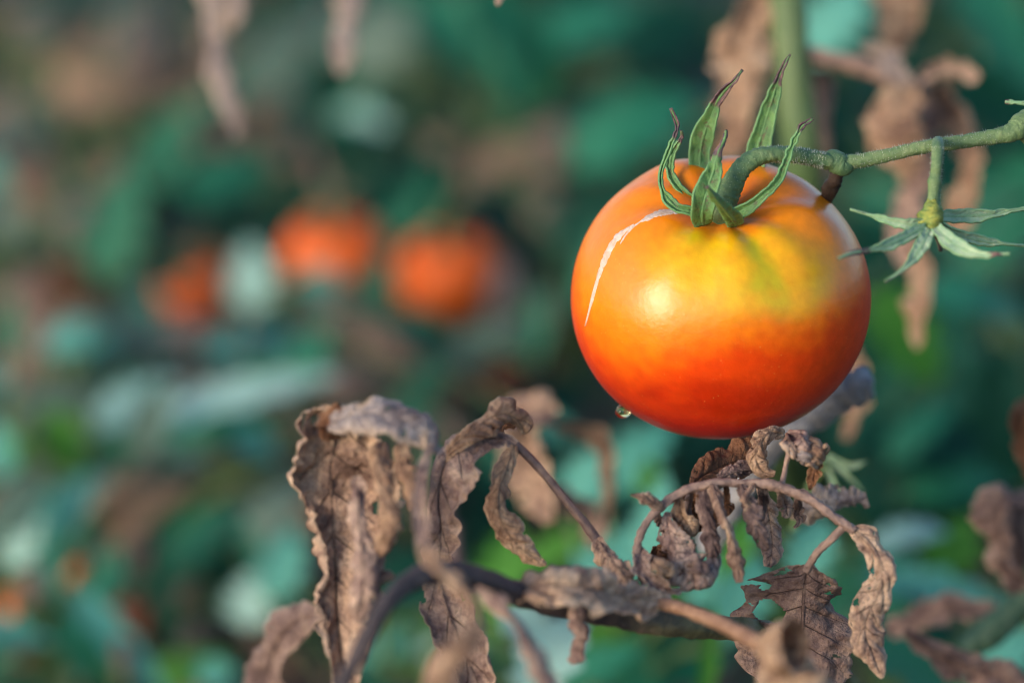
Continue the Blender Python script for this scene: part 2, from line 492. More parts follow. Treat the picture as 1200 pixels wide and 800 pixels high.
# tomato skin: ripening and a painted leaf shadow come from a colour attribute worked out on the fruit's own axis
def tomato_mat(name, attr=True, col=(0.75, 0.12, 0.01), rough=0.30):
    m, nt, bs = newmat(name)
    tc = nt.nodes.new("ShaderNodeTexCoord").outputs["Object"]
    if attr:
        a = nt.nodes.new("ShaderNodeVertexColor")
        a.layer_name = "ripeness_shade"
        base = a.outputs[0]
        vo = N_(nt, "ShaderNodeTexVoronoi", Scale=620.0)
        nt.links.new(tc, vo.inputs["Vector"])
        gate = noise_tex(nt, tc, 120, 2)
        dot = math_(nt, 'MULTIPLY', math_(nt, 'SUBTRACT', 0.13, vo.outputs["Distance"], clamp=True), 9.0, clamp=True)
        dot = math_(nt, 'MULTIPLY', dot, math_(nt, 'MULTIPLY', math_(nt, 'SUBTRACT', gate, 0.42, clamp=True), 5.0, clamp=True))
        base = mixc(nt, math_(nt, 'MULTIPLY', dot, 0.5), base, (0.92, 0.50, 0.12))
    else:
        base = ramp(nt, noise_tex(nt, tc, 30, 3), [(0.3, col), (0.7, (col[0] * 1.05, col[1] * 1.7, col[2]))])
    nt.links.new(base, bs.inputs["Base Color"])
    bs.inputs["Roughness"].default_value = rough
    bs.inputs["Specular IOR Level"].default_value = 0.5
    bs.inputs["Subsurface Weight"].default_value = 0.12
    bs.inputs["Subsurface Radius"].default_value = (1.0, 0.35, 0.08)
    bs.inputs["Subsurface Scale"].default_value = 0.004
    f = noise_tex(nt, tc, 420, 4, 0.6)
    nt.links.new(math_(nt, 'ADD', rough - 0.06, math_(nt, 'MULTIPLY', noise_tex(nt, tc, 160, 5, 0.7), 0.18)), bs.inputs["Roughness"])
    f = math_(nt, 'ADD', f, math_(nt, 'MULTIPLY', noise_tex(nt, tc, 45, 2), 3.0))
    nt.links.new(bump(nt, f, 0.45, 0.00025), bs.inputs["Normal"])
    return m
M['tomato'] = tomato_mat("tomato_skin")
M['tomato_orange'] = tomato_mat("tomato_orange", False, (0.74, 0.085, 0.001), 0.5)
M['tomato_red'] = tomato_mat("tomato_red", False, (0.30, 0.02, 0.006), 0.4)
M['scar'] = stem_mat("healed_scar", [(0.3, (0.55, 0.30, 0.16)), (0.5, (0.66, 0.50, 0.40)), (0.75, (0.76, 0.66, 0.58))], 420, 0.5)
m, nt, bs = newmat("water")
bs.inputs["Base Color"].default_value = (1, 0.86, 0.50, 1)
bs.inputs["Transmission Weight"].default_value = 1.0
bs.inputs["Roughness"].default_value = 0.02
bs.inputs["IOR"].default_value = 1.33
M['water'] = m
m, nt, bs = newmat("soil")
tc = nt.nodes.new("ShaderNodeTexCoord").outputs["Object"]
f = noise_tex(nt, tc, 9, 6, 0.65)
nt.links.new(ramp(nt, f, [(0.3, (0.030, 0.022, 0.018)), (0.55, (0.075, 0.055, 0.045)), (0.75, (0.13, 0.10, 0.08))]), bs.inputs["Base Color"])
bs.inputs["Roughness"].default_value = 0.9
nt.links.new(bump(nt, noise_tex(nt, tc, 40, 6, 0.7), 0.9, 0.02), bs.inputs["Normal"])
M['soil'] = m

# ------------------------------------------------------------------ ground
random.seed(4)
g = MB()
xs = np.concatenate([[-150, -60, -25, -10], np.linspace(-4, 4, 65), [10, 25, 60, 150]])
ys = np.concatenate([[-150, -60, -25, -8], np.linspace(-3, 8, 90), [14, 30, 70, 200]])
gv = [(x, y, (0.018 * noise.noise(Vector((x * 3, y * 3, 0))) + 0.012 * noise.noise(Vector((x * 9, y * 9, 3)))) if abs(x) < 9 and -6 < y < 12 else 0.0) for y in ys for x in xs]
nx = len(xs)
gf = [(j * nx + i, j * nx + i + 1, (j + 1) * nx + i + 1, (j + 1) * nx + i) for j in range(len(ys) - 1) for i in range(nx - 1)]
g.add(gv, gf)
ground = bpy.data.objects.new("ground", g.mesh("ground", M['soil']))
COL.objects.link(ground)
ground['kind'] = 'structure'

# ------------------------------------------------------------------ the ripening tomato
DT = 0.692                                   # depth of its centre
TC = P(843, 349, DT)
RA = 173 * PX(DT)
RB = RA * 0.905
tilt = R(26)
taxis = Matrix.Rotation(tilt, 3, 'X')        # leans the stem end towards the camera
taxis = Matrix.Rotation(R(-1.5), 3, 'Y') @ taxis
tomato = thing('ripening_tomato', 'ripening orange tomato with yellow green shoulders and white scar hanging from green stem', 'tomato', TC)

def tomato_mesh(name, nth=220, nph=130, ra=RA, rb=RB, ribs=1.0, seed=0):
    vs, fs = [], []
    for i in range(nph + 1):
        ph = math.pi * i / nph
        for k in range(nth):
            th = 2 * math.pi * k / nth
            r = ra * max(0.0, math.sin(ph)) ** 0.88 * (1 + 0.015 * math.cos(ph))
            z = rb * math.cos(ph)
            top = math.exp(-(r / (0.36 * ra)) ** 2) if ph < math.pi / 2 else 0
            z -= rb * 0.21 * top
            if ph < math.pi / 2:
                q = r / ra
                amp = 0.013 * math.sin(math.pi * min(1, q)) ** 1.2 * ribs
                z += ra * amp * (math.cos(9 * th + 0.6) + 0.6 * math.cos(5 * th + 1.4))
            else:
                z += rb * 0.06 * math.exp(-(r / (0.3 * ra)) ** 2)
            rr = r * (1 + 0.012 * math.cos(2 * th + 0.4) + 0.010 * math.cos(3 * th + 1.0 + seed))
            vs.append((rr * math.cos(th), rr * math.sin(th), z))
    for i in range(nph):
        for k in range(nth):
            a, b = i * nth + k, i * nth + (k + 1) % nth
            fs.append((a, a + nth, b + nth, b))
    return vs, fs

def fruit_at(v):
    return TC + taxis @ Vector(v)

tv, tf = tomato_mesh('fruit')
mb = MB()
mb.add([fruit_at(v) for v in tv], tf)
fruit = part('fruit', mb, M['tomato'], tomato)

def lerp(a, b, t):
    t = min(1, max(0, t))
    return tuple(x * (1 - t) + y * t for x, y in zip(a, b))
def sst(a, b, x):
    t = min(1, max(0, (x - a) / (b - a)))
    return t * t * (3 - 2 * t)
RED, ORED, ORANGE, YEL, GREEN = (0.50, 0.014, 0.001), (0.70, 0.052, 0.001), (0.78, 0.205, 0.001), (0.76, 0.40, 0.002), (0.47, 0.40, 0.004)
ca = fruit.data.color_attributes.new("ripeness_shade", 'FLOAT_COLOR', 'POINT')
cols = []
for v in tv:
    x, y, z = v[0] / RA, v[1] / RA, v[2] / RB
    n1 = noise.noise(Vector((x * 2.2, y * 2.2, z * 2.2 + 3)))
    n2 = noise.noise(Vector((x * 6, y * 6, z * 6)))
    ang = math.atan2(x, -y)                  # 0 faces the camera, + to the right
    lat = math.asin(max(-1, min(1, z)))      # latitude on the fruit
    lat += 0.10 * n1 + 0.035 * n2
    n3 = noise.noise(Vector((x * 11, y * 11, z * 11 + 5)))
    sa = math.sin(ang)
    c = lerp(RED, ORED, sst(-0.55, 0.12, lat))
    tl = sst(-0.8, 0.1, ang)
    c = lerp(c, ORANGE, sst(-0.15 + 0.38 * tl, 0.45 + 0.22 * tl, lat + .06 * n3))
    # leaf shadow painted dark red low on the near side, paler patch inside
    low_shade = math.exp(-(((ang + 0.05 + .15 * n2) / 0.55) ** 2 + ((lat + 0.06) / 0.17) ** 2))
    c = lerp(c, (0.36, 0.008, 0.001), 0.6 * sst(.15, .8, low_shade + .25 * n2 + .1 * n3))
    shade_gap = math.exp(-(((ang + 0.06) / 0.20) ** 2 + ((lat + 0.04 + .05 * n2) / 0.075) ** 2))
    c = lerp(c, (0.54, 0.026, 0.001), 0.5 * sst(.3, .7, shade_gap))
    # the unripe shoulder: fades out to the left and over the top, its lower rim is sharper on the right
    w = sst(-1.30, -0.40, ang + 0.14 * n1) * sst(1.65, 0.35, ang + 0.30 * n1 + .12 * n3)
    rim = 0.53 + 0.07 * (ang - 0.1) ** 2 + 0.06 * math.sin(ang * 4.3 + 1) + 0.05 * n3 + .06 * n2
    soft = 0.15 + 0.24 * sst(0.3, -0.7, ang) + .10 * sst(.6, 1.3, ang)
    k = sst(rim - 0.06, rim + soft, lat) * w
    stripe = 0.5 + 0.5 * math.cos(11 * math.atan2(y, x) + 0.6 + 2.0 * n1)
    yl = lerp(YEL, GREEN, min(1, max(0, 0.10 + 0.7 * stripe * sst(-0.4, 0.5, ang) + 0.5 * n2 + .3 * n3)))
    c = lerp(c, yl, min(1, k * (1.0 + .25 * n3)))
    # reddish flush right round the stem
    rr_ = math.hypot(x, y)
    c = lerp(c, (0.66, 0.13, 0.002), 0.7 * sst(0.42, 0.24, rr_ + 0.10 * n2 + .05 * stripe) * (1 if z > 0 else 0))
    mot = noise.noise(Vector((x * 24, y * 24, z * 24)))
    c = tuple(max(0.0, q * (1 + 0.10 * mot + .10 * n3)) for q in c)
    core = math.exp(-((x * x + y * y) / 0.16 ** 2)) * (1 if z > 0 else 0)
    c = lerp(c, (0.70, 0.16, 0.02), 0.8 * core)
    cols.append((*c, 1.0))
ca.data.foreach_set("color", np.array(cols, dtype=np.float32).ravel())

# surface point under a photo pixel (ray against the fruit), for the scar and the drop
from mathutils.bvhtree import BVHTree
bvh = BVHTree.FromPolygons([fruit_at(v) for v in tv], tf)
def on_fruit(px, py, lift=0.0):
    d = (P(px, py, 1.0) - CAM).normalized()
    h = bvh.ray_cast(CAM, d)
    if h[0] is None:
        h = bvh.find_nearest(P(px, py, DT))
    return h[0] + h[1] * lift, h[1]

def scar(pts, name='scar'):
    rows = catmull([(a, b, c) for a, b, c in pts], 60)
    mb = MB()
    vs, uv, fs = [], [], []
    n = 6
    for i, (px, py, w) in enumerate(rows):
        t = nz(np.array(rows[min(i + 1, 59)][:2]) - np.array(rows[max(i - 1, 0)][:2]))
        w2 = w * (1 + 0.30 * noise.noise(Vector((i * 0.35, 1.7, 0))) + 0.40 * noise.noise(Vector((i * 1.3, 5.7, 0))))
        for k in range(n + 1):
            s = k / n * 2 - 1
            q, nn = on_fruit(px - t[1] * s * w2, py + t[0] * s * w2)
            h = 0.00030 * (1 - s * s) - 0.00008
            vs.append(q + nn * h)
            uv.append((i / 59, s))
    fs = [(i * (n + 1) + k, i * (n + 1) + k + 1, (i + 1) * (n + 1) + k + 1, (i + 1) * (n + 1) + k) for i in range(59) for k in range(n)]
    mb.add(vs, fs, uv)
    part(name, mb, M['scar'], tomato)
scar([(804, 248, 1.8), (790, 248, 3.6), (772, 250, 4.4), (760, 255, 3.4), (750, 260, 0.7)])
scar([(743, 263, 0.5), (729, 273, 3.8), (719, 284, 4.4), (711, 299, 4.2), (702, 322, 3.1), (694, 350, 1.8), (686, 382, 0.4)])
scar([(752, 259, 0.5), (742, 266, 1.3), (733, 276, 1.1), (727, 286, 0.4)])

# calyx
CB = fruit_at((0, 0, RB * 0.785))
dc = (CB - CAM).dot(FWD)
S_ = dict(nu=60, nv=8, edge=0.13, crumple=0.00075, freq=300)
def sepal(rows, tip, seed, parent=None, mat='sepal', solid=0.0005):
    wk = 0.92 if parent else (1.2 if seed == 4 else 1.08)
    rows = [(r[0], r[1], r[2], r[3] * wk, r[4] * wk) + tuple(r[5:]) for r in rows]
    mb = blade_px(rows, seed=seed, tip_u=tip * .93, rib=0.0004, **S_)
    return part('sepal', mb, M[mat], parent or tomato, solid=solid)
# rows: px, py, d, wl, wr, roll, curl_l, curl_r
sepal([(836, 250, dc - .001, 7, 7, 0, 20, 20), (816, 249, dc - .006, 7, 6, 20, 40, 40), (794, 244, dc - .007, 6, 6, 20, 60, 60), (778, 227, dc - .006, 5, 6, 10, 70, 70),
       (774, 206, dc - .004, 5, 5, 0, 70, 70), (782, 180, dc - .003, 5, 5, 0, 70, 70), (792, 157, dc - .003, 4, 4, 0, 90, 90), (793, 145, dc - .003, 2.4, 2.4, 0, 120, 120), (786, 127, dc - .004, .7, .7, 0, 120, 120)], 0.80, 1)
sepal([(838, 240, dc + .002, 7, 7, 0, 20, 20), (818, 238, dc + .003, 8, 8, 10, 40, 40), (797, 222, dc + .004, 7, 7, 10, 60, 60), (786, 204, dc + .005, 5, 6, 10, 60, 60),
       (786, 186, dc + .005, 4.5, 5, 0, 70, 70), (793, 170, dc + .004, 4, 4, 0, 80, 80), (799, 160, dc + .003, 2.6, 2.6, 0, 100, 100), (798, 153, dc + .002, .8, .8, 0, 100, 100)], 0.88, 2)
sepal([(842, 238, dc + .003, 8, 8, 0, 10, 10), (829, 225, dc + .007, 11, 11, 0, 20, 20), (821, 203, dc + .010, 11, 12, 0, 25, 30), (821, 178, dc + .010, 11, 13, 0, 30, 40), (826, 155, dc + .008, 12, 13, 0, 35, 40),
       (834, 134, dc + .006, 9, 9, 0, 40, 40), (841, 118, dc + .004, 6, 6, 0, 70, 70), (850, 106, dc + .002, 4, 4, 0, 110, 110), (861, 94, dc, 2.6, 2.6, 0, 120, 120), (870, 82, dc, .7, .7, 0, 120, 120)], 0.71, 3)
sepal([(824, 263, dc - .006, 8, 9, 0, 10, 10), (823, 250, dc - .010, 11, 12, 0, 25, 25), (826, 234, dc - .012, 13, 14, 0, 35, 35), (831, 216, dc - .012, 12, 13, 0, 40, 40), (836, 201, dc - .012, 9, 9, 0, 50, 50),
       (839, 187, dc - .012, 5, 5, 0, -80, -80), (843, 176, dc - .012, 3.6, 3.6, 0, -100, -100), (849, 163, dc - .011, 2.2, 2.2, 0, -100, -100), (851, 152, dc - .011, .7, .7, 0, -100, -100)], 0.74, 4)
sepal([(858, 240, dc + .004, 8, 8, 0, 10, 10), (874, 222, dc + .009, 10, 10, 0, 20, 20), (884, 198, dc + .012, 11, 11, 0, 30, 30), (889, 170, dc + .012, 13, 12, 0, 35, 35), (897, 143, dc + .011, 11, 11, 0, 35, 35),
       (905, 117, dc + .009, 8, 8, 0, 45, 45), (910, 100, dc + .008, 6, 6, 0, 70, 70), (914, 88, dc + .007, 3.6, 3.6, 0, 110, 110), (919, 76, dc + .006, 2.2, 2.2, 0, 110, 110), (926, 64, dc + .006, .6, .6, 0, 110, 110)], 0.80, 5)
sepal([(852, 254, dc - .003, 8, 8, 0, 20, 20), (868, 248, dc - .008, 8, 8, 0, 50, 30), (890, 234, dc - .010, 7, 7, 0, 60, 40), (911, 214, dc - .010, 7, 7, 0, 70, 50), (922, 190, dc - .009, 5.5, 5.5, 0, 70, 60), (930, 168, dc - .008, 4.5, 4.5, 0, 80, 80),
       (937, 152, dc - .008, 3.6, 3.6, 0, 90, 90), (944, 145, dc - .008, 2.4, 2.4, 0, 110, 110), (953, 139, dc - .008, .7, .7, 0, 110, 110)], 0.86, 6)
sepal([(862, 264, dc - .006, 9, 9, 0, -20, -30), (859, 257, dc - .011, 10, 9, 0, -30, -50), (850, 246, dc - .017, 8, 8, 0, -40, -60), (840, 234, dc - .022, 7, 7, 0, -50, -60), (829, 219, dc - .026, 2, 2, 0, -60, -60)], 1.02, 7)
mb = MB()
tube(mb, [CB - (taxis @ Vector((0, 0, 1))) * 0.002, P(848, 243, dc - .003), P(855, 224, dc - .003)], [20 * PX(dc), 15 * PX(dc), 10 * PX(dc)], n=16)
part('receptacle', mb, M['pedicel'], tomato)
mb = MB()
k = PX(dc)
tube(mb, [P(849, 240, dc - .003), P(855, 224, dc - .004), P(864, 205, dc - .005), P(877, 190, dc - .005), P(895, 182, dc - .005), P(918, 181, dc - .004), P(945, 184, dc - .002), P(966, 188, dc - .001), P(984, 192, dc)],
     [14 * k, 13 * k, 11.5 * k, 10.5 * k, 9.5 * k, 9 * k, 9 * k, 9.5 * k, 10 * k], n=22, samples=110, wob=0.16, seed=2, ridge=.07)
pedicel_pts = [(855, 224), (864, 205), (877, 190), (895, 182), (918, 181), (945, 184), (966, 188)]
part('pedicel', mb, M['pedicel'], tomato)

# ------------------------------------------------------------------ water drop under the fruit
q, nn = on_fruit(731, 480)
drop = MB()
ctr = P(730, 483, (q - CAM).dot(FWD) - 0.001)
vs, fs = [], []
for i in range(17):
    a = math.pi * i / 16
    for k in range(20):
        t = 2 * math.pi * k / 20
        r = 8.5 * PX(DT) * math.sin(a)
        vs.append(ctr + Vector((r * math.cos(t) * 1.05, r * math.sin(t), 8.5 * PX(DT) * math.cos(a) * (1.1 if a < math.pi / 2 else 0.8))))
for i in range(16):
    for k in range(20):
        fs.append((i * 20 + k, (i + 1) * 20 + k, (i + 1) * 20 + (k + 1) % 20, i * 20 + (k + 1) % 20))
drop.add([v - ctr for v in vs], fs)
wd = bpy.data.objects.new('water_drop', drop.mesh('water_drop', M['water']))
COL.objects.link(wd)
wd.location = ctr
wd['label'] = 'tiny clear water drop clinging under the ripening tomato'
wd['category'] = 'water drop'

# ------------------------------------------------------------------ truss: the green fruiting stem
DX = dc
truss = thing('fruit_truss', 'hairy green fruiting stem running from the tomato to the right edge', 'stem', P(1290, 118, DX + .01))
k = PX(DX)
tp = [(982, 191, 0), (1004, 189, 0), (1040, 182, 0), (1080, 173, 0), (1120, 167, 0), (1160, 161, 0), (1186, 155, 0), (1200, 145, .001), (1230, 128, .004), (1290, 112, .01)]
mb = MB()
tube(mb, [P(a, b, DX + c) for a, b, c in tp], [9.5 * k, 8 * k, 7.6 * k, 7.6 * k, 8 * k, 8.5 * k, 11 * k, 14 * k, 13 * k, 14 * k], n=20, samples=150, wob=0.16, seed=5, ridge=.06)
part('stem', mb, M['truss'], truss)
mb = MB()
tube(mb, [P(968, 186, DX), P(976, 187, DX), P(983, 192, DX), P(989, 195, DX), P(996, 191, DX)], [9 * k, 12 * k, 13.5 * k, 12 * k, 8 * k], n=18, samples=24, wob=0.15, seed=8)
part('knuckle', mb, M['pedicel'], truss)
mb = MB()
tube(mb, [P(985, 193, DX + .002), P(979, 208, DX + .005), P(972, 222, DX + .009), P(968, 240, DX + .014)], [9 * k, 8.5 * k, 9 * k, 6 * k], n=14, wob=0.35, seed=4)
part('broken_stub', mb, M['stub'], truss)
mb = MB()
tube(mb, [P(1196, 152, DX + .002), P(1212, 168, DX + .004), P(1240, 190, DX + .01)], [10 * k, 8 * k, 7 * k], n=12)
part('side_stem', mb, M['truss'], truss)
mb = MB()                                    # the plant's own main stem just outside the frame
tube(mb, [P(1300, 1500, DX + .03), P(1296, 600, DX + .02), P(1290, 112, DX + .01), P(1284, -200, DX)], [20 * k, 19 * k, 17 * k, 12 * k], n=12, wob=0.1)
part('main_stem', mb, M['stem_green'], truss)
sepal([(1262, 138, DX - .01, 5, 5, 0, 20, 20), (1235, 126, DX - .012, 5, 5, 0, 40, 40), (1205, 122, DX - .012, 4, 4, 0, 50, 50), (1188, 120, DX - .012, 2.6, 2.6, 0, 70, 70), (1178, 119.5, DX - .012, 1, 1, 0, 70, 70)], 0.96, 31, truss, 'sepal_pale')

def hairs(parent, line, dd, rr, n, seed, mat, length=(3, 6)):
    rnd = random.Random(seed)
    mb = MB()
    pts = catmull([tuple(P(a, b, dd)) for a, b in line], 80)
    T = nz(np.gradient(pts, axis=0))
    for _ in range(n):
        i = rnd.randrange(80)
        X = nz(np.cross(T[i], np.array(FWD)))
        Y = np.cross(T[i], X)
        a = rnd.uniform(0, 6.283)
        o = math.cos(a) * X + math.sin(a) * Y
        t = T[i]
        root = pts[i] + o * rr * 0.92
        tip = root + (o + t * rnd.uniform(-.35, .35)) * rnd.uniform(*length) * PX(dd)
        w = 0.35 * PX(dd)
        s = np.cross(o, t)
        mb.add([root + t * w, root - t * w * .5 + s * w, root - t * w * .5 - s * w, tip], [(0, 1, 3), (1, 2, 3), (2, 0, 3)])
    part('hairs', mb, mat, parent, kind='stuff')
M['hair'] = stem_mat("stem_hair", [(0.3, (0.45, 0.50, 0.40)), (0.7, (0.6, 0.62, 0.52))], 200, 0.5)
hairs(truss, [t[:2] for t in tp[:7]], DX, 7.6 * k, 700, 3, M['hair'])
hairs(tomato, pedicel_pts, dc - .004, 9.6 * k, 1300, 5, M['hair'], (1.5, 4.2))

hairs(truss, [(1099, 172), (1098, 190), (1096, 213), (1094, 240)], DX - .014, 6.5 * k, 260, 9, M['hair'], (1.5, 4))
# spent flower hanging from the truss
DF = DX - .016
flower = thing('spent_flower', 'pale green star shaped spent flower hanging from the green stem right of the tomato', 'flower', P(1098, 165, DF))
k = PX(DF)
mb = MB()
tube(mb, [P(1099, 166, DX - .003), P(1099, 172, DF + .004), P(1098, 190, DF), P(1096, 206, DF), P(1095, 213, DF), P(1094, 228, DF), P(1093, 244, DF)], [6.5 * k, 7.5 * k, 6.5 * k, 6.5 * k, 8 * k, 6.5 * k, 9 * k], n=14, samples=50, wob=.1)
part('pedicel', mb, M['truss'], flower)
mb = MB()
tube(mb, [P(1093, 236, DF), P(1092, 246, DF - .001), P(1091, 258, DF - .002), P(1091, 270, DF - .003), P(1091, 274, DF - .004)], [7 * k, 11 * k, 14 * k, 9 * k, 3 * k], n=18, samples=30, wob=.5, seed=3)
part('receptacle', mb, M['receptacle'], flower)
def fsep(pts, w, tip, seed, roll=0, curl=50):
    rows = []
    n = len(pts)
    for i, (a, b, c) in enumerate(pts):
        t = i / (n - 1)
        ww = w * (0.62 + 0.38 * math.sin(math.pi * min(1, t * 1.3 + .15))) * (1 if t < .45 else max(.10, 1 - (t - .45) / .60))
        rows.append((a, b, DF + c, ww, ww, roll, curl, curl))
    sepal(rows, tip, seed, flower, 'sepal_pale', 0.0005)
fsep([(1084, 262, -.002), (1066, 263, -.004), (1044, 259, -.004), (1020, 252, -.003), (996, 245, -.002)], 8, 0.95, 11)
fsep([(1084, 266, -.004), (1066, 275, -.008), (1046, 285, -.012), (1020, 293, -.016), (1000, 296, -.019), (982, 303, -.022)], 8, 0.68, 12, 10)
fsep([(1089, 270, -.005), (1082, 285, -.010), (1070, 303, -.013), (1055, 318, -.016), (1037, 330, -.018)], 9.5, 0.96, 13, 0, 30)
fsep([(1098, 268, -.005), (1112, 282, -.010), (1130, 293, -.014), (1150, 299, -.017), (1168, 298, -.019), (1184, 297, -.020)], 11, 0.80, 14, -20, 30)
fsep([(1102, 262, -.001), (1125, 276, .001), (1150, 282, .003), (1180, 286, .005), (1215, 289, .008)], 8, 0.98, 15, 0, 50)
fsep([(1100, 254, .003), (1125, 253, .006), (1155, 252, .008), (1185, 247, .010), (1222, 240, .013)], 10, 0.98, 16, 0, 40)
mb = MB()
tube(mb, [P(1096, 272, DF - .004), P(1101, 284, DF - .005), P(1102, 294, DF - .006)], [4 * k, 3 * k, 2.4 * k], n=8)
part('style', mb, M['stub'], flower)

# ------------------------------------------------------------------ the dried branch in front
branch = thing('dried_branch', 'dried brown tomato branch with curled withered leaves below the ripening tomato', 'branch', P(640, 705, .64))
def px_tube(parent, pts, mat, name='stem', label=None, n=14, samples=None, wob=0.15, seed=1):
    mb = MB()
    tube(mb, [P(a, b, d) for a, b, d, r in pts], [r * PX(d) * .92 for a, b, d, r in pts], n=max(n, 20), samples=samples or max(24, 14 * (len(pts) - 1)), wob=max(wob, .22), seed=seed, ridge=.16)
    return part(name, mb, mat, parent, label)
D_ = dict(nu=130, nv=18, edge=0.30, crumple=0.0022, freq=130, quilt=0.0008, rib=0.0005, cvar=0.9, tear=0.27)
WIDE = 1.14
def dleaf(rows, seed, mat='dried', parent=None, name='leaf', **kw):
    a = dict(D_)
    a.update(kw)
    if a['crumple'] < .004:
        a['crumple'] *= 1.3
    rows = [(r[0], r[1], r[2], r[3] * WIDE, r[4] * WIDE) + tuple(r[5:]) for r in rows]
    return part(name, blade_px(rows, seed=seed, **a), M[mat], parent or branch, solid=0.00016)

px_tube(branch, [(372, 860, .575, 9), (415, 775, .58, 9.5), (450, 712, .585, 10), (490, 675, .595, 13), (535, 672, .605, 14), (590, 690, .62, 15), (650, 707, .632, 14), (720, 720, .641, 14), (750, 726, .645, 14), (800, 733, .65, 13), (850, 735, .66, 14), (905, 742, .68, 13), (960, 760, .72, 13), (1000, 820, .78, 14)],
        M['branch_stem'], seed=1, samples=150, n=20, wob=.22)
px_tube(branch, [(764, 706, .64, 6), (778, 708, .637, 8), (800, 713, .632, 7.5), (840, 728, .622, 8.5), (880, 748, .61, 10), (900, 757, .604, 11)], M['petiole_orange'], 'petiole', seed=3)
px_tube(branch, [(604, 520, .655, 5.10), (630, 546, .656, 4.67), (660, 582, .657, 4.67), (688, 616, .658, 5.10), (704, 640, .658, 5.95), (722, 668, .655, 6.80), (742, 690, .652, 6.80)], M['dry_stem'], 'petiole', seed=4, samples=50)

# leaf A: big hooked leaf on the left
dleaf([(402, 484, .636, 10, 12, 0, 20, 20), (392, 506, .640, 36, 46, 0, 80, 10), (388, 550, .645, 48, 74, 0, 100, 20), (390, 610, .647, 50, 72, 0, 110, 30), (393, 670, .645, 48, 60, 0, 110, 40),
       (396, 730, .641, 44, 46, 0, 100, 50), (402, 790, .635, 36, 38, 0, 100, 60), (408, 850, .630, 8, 10, 0, 60, 60)], 1, 'dried', crumple=.0060, freq=100, nu=190, nv=34, curl_pow=1.5, cvar=.35, quilt=.0012)
dleaf([(388, 496, .632, 10, 10, -45, -20, -20), (412, 488, .628, 18, 20, -45, -50, -40), (445, 486, .624, 22, 28, -45, -70, -60), (478, 496, .622, 20, 28, -40, -70, -60), (502, 514, .622, 12, 18, -35, -60, -60), (514, 532, .622, 2, 3, -30, -40, -40)], 2, 'dried_grey', crumple=.0016)
dleaf([(398, 512, .640, 8, 8, 0, -40, -40), (380, 500, .636, 14, 12, -20, -80, -60), (392, 480, .632, 10, 9, -20, -90, -90), (396, 474, .630, 3, 3, -20, -80, -80)], 22, 'dried_rust')
dleaf([(448, 520, .636, 6, 6, 0, -40, -40), (442, 550, .627, 15, 16, 20, -90, -90), (450, 590, .622, 16, 18, 20, -110, -110), (452, 625, .622, 14, 14, 10, -110, -110), (444, 650, .624, 4, 4, 0, -60, -60)], 3, 'dried_tan', crumple=.0012)
dleaf([(470, 520, .634, 6, 6, 0, -40, -40), (474, 550, .626, 11, 12, 20, -90, -90), (485, 580, .622, 11, 12, 10, -110, -110), (488, 604, .622, 3, 3, 0, -60, -60)], 4, 'dried_tan', crumple=.0012)
dleaf([(418, 560, .634, 6, 6, 0, 40, 40), (420, 600, .627, 16, 14, 10, -80, -80), (424, 650, .622, 22, 20, 10, -70, -70), (426, 695, .622, 18, 16, 0, -90, -90), (420, 730, .624, 5, 5, 0, -60, -60)], 5, 'dried_mauve', crumple=.002)
dleaf([(505, 520, .622, 3, 3, 0, 40, 40), (494, 560, .612, 6, 6, 20, 60, 60), (496, 610, .600, 8, 8, 30, 80, 80), (504, 652, .590, 9, 9, 10, 80, 80)], 6, 'dried_mauve')
dleaf([(440, 640, .634, 4, 4, 0, 30, 30), (442, 668, .626, 16, 16, 0, -70, -70), (436, 700, .624, 18, 18, 0, -90, -80), (424, 740, .625, 14, 14, 0, -80, -80), (414, 790, .626, 6, 6, 0, -60, -60)], 206, 'dried', crumple=.003)
# leaf J low on the far left
dleaf([(392, 720, .72, 5, 5, 0, 30, 30), (356, 726, .74, 16, 16, 10, -60, -30), (328, 752, .75, 24, 24, 10, -90, 30), (312, 800, .755, 26, 24, 0, -80, 40), (306, 860, .755, 12, 12, 0, -60, 30)], 7, 'dried_dark', crumple=.006, freq=60, edge=.3, quilt=.0003)

# leaf B: arched leaf in focus, with its hood and a twisted second leaflet
dleaf([(606, 522, .655, 4, 4, 0, 0, 0), (586, 513, .654, 8, 14, 0, -40, 60), (560, 511, .653, 10, 26, 0, -70, 70), (534, 522, .653, 11, 42, 0, -90, 85), (518, 552, .653, 11, 50, -5, -110, 90), (513, 587, .654, 12, 42, -10, -110, 95), (516, 618, .655, 12, 27, -10, -60, 80),
       (515, 646, .656, 20, 18, -10, -40, 80), (515, 676, .656, 20, 26, -10, -30, 90), (523, 710, .655, 24, 32, -5, 30, 80), (536, 745, .654, 26, 34, 0, 40, 70), (552, 780, .654, 28, 32, 0, 50, 60), (566, 815, .654, 24, 26, 0, 50, 50), (578, 850, .654, 6, 6, 0, 40, 40)],
      8, 'dried_mauve', crumple=.0024, nu=170, nv=16, cvar=.5)
dleaf([(516, 546, .654, 3, 3, -30, -20, -20), (532, 522, .652, 8, 7, -30, -40, -30), (556, 503, .650, 13, 9, -25, -60, -30), (578, 489, .650, 13, 14, -15, -70, -60), (596, 486, .652, 9, 19, 0, -80, -80), (610, 496, .655, 6, 14, 10, -80, -80), (614, 508, .657, 3, 4, 0, -60, -60)], 9, 'dried_tan', crumple=.0012, edge=.2, tear=.15)
dleaf([(604, 500, .668, 4, 4, 0, 30, 30), (590, 492, .668, 16, 14, 0, 60, 60), (575, 500, .668, 14, 14, 0, 60, 60), (560, 512, .665, 4, 4, 0, 60, 60)], 91, 'dried_rust', crumple=.0010)
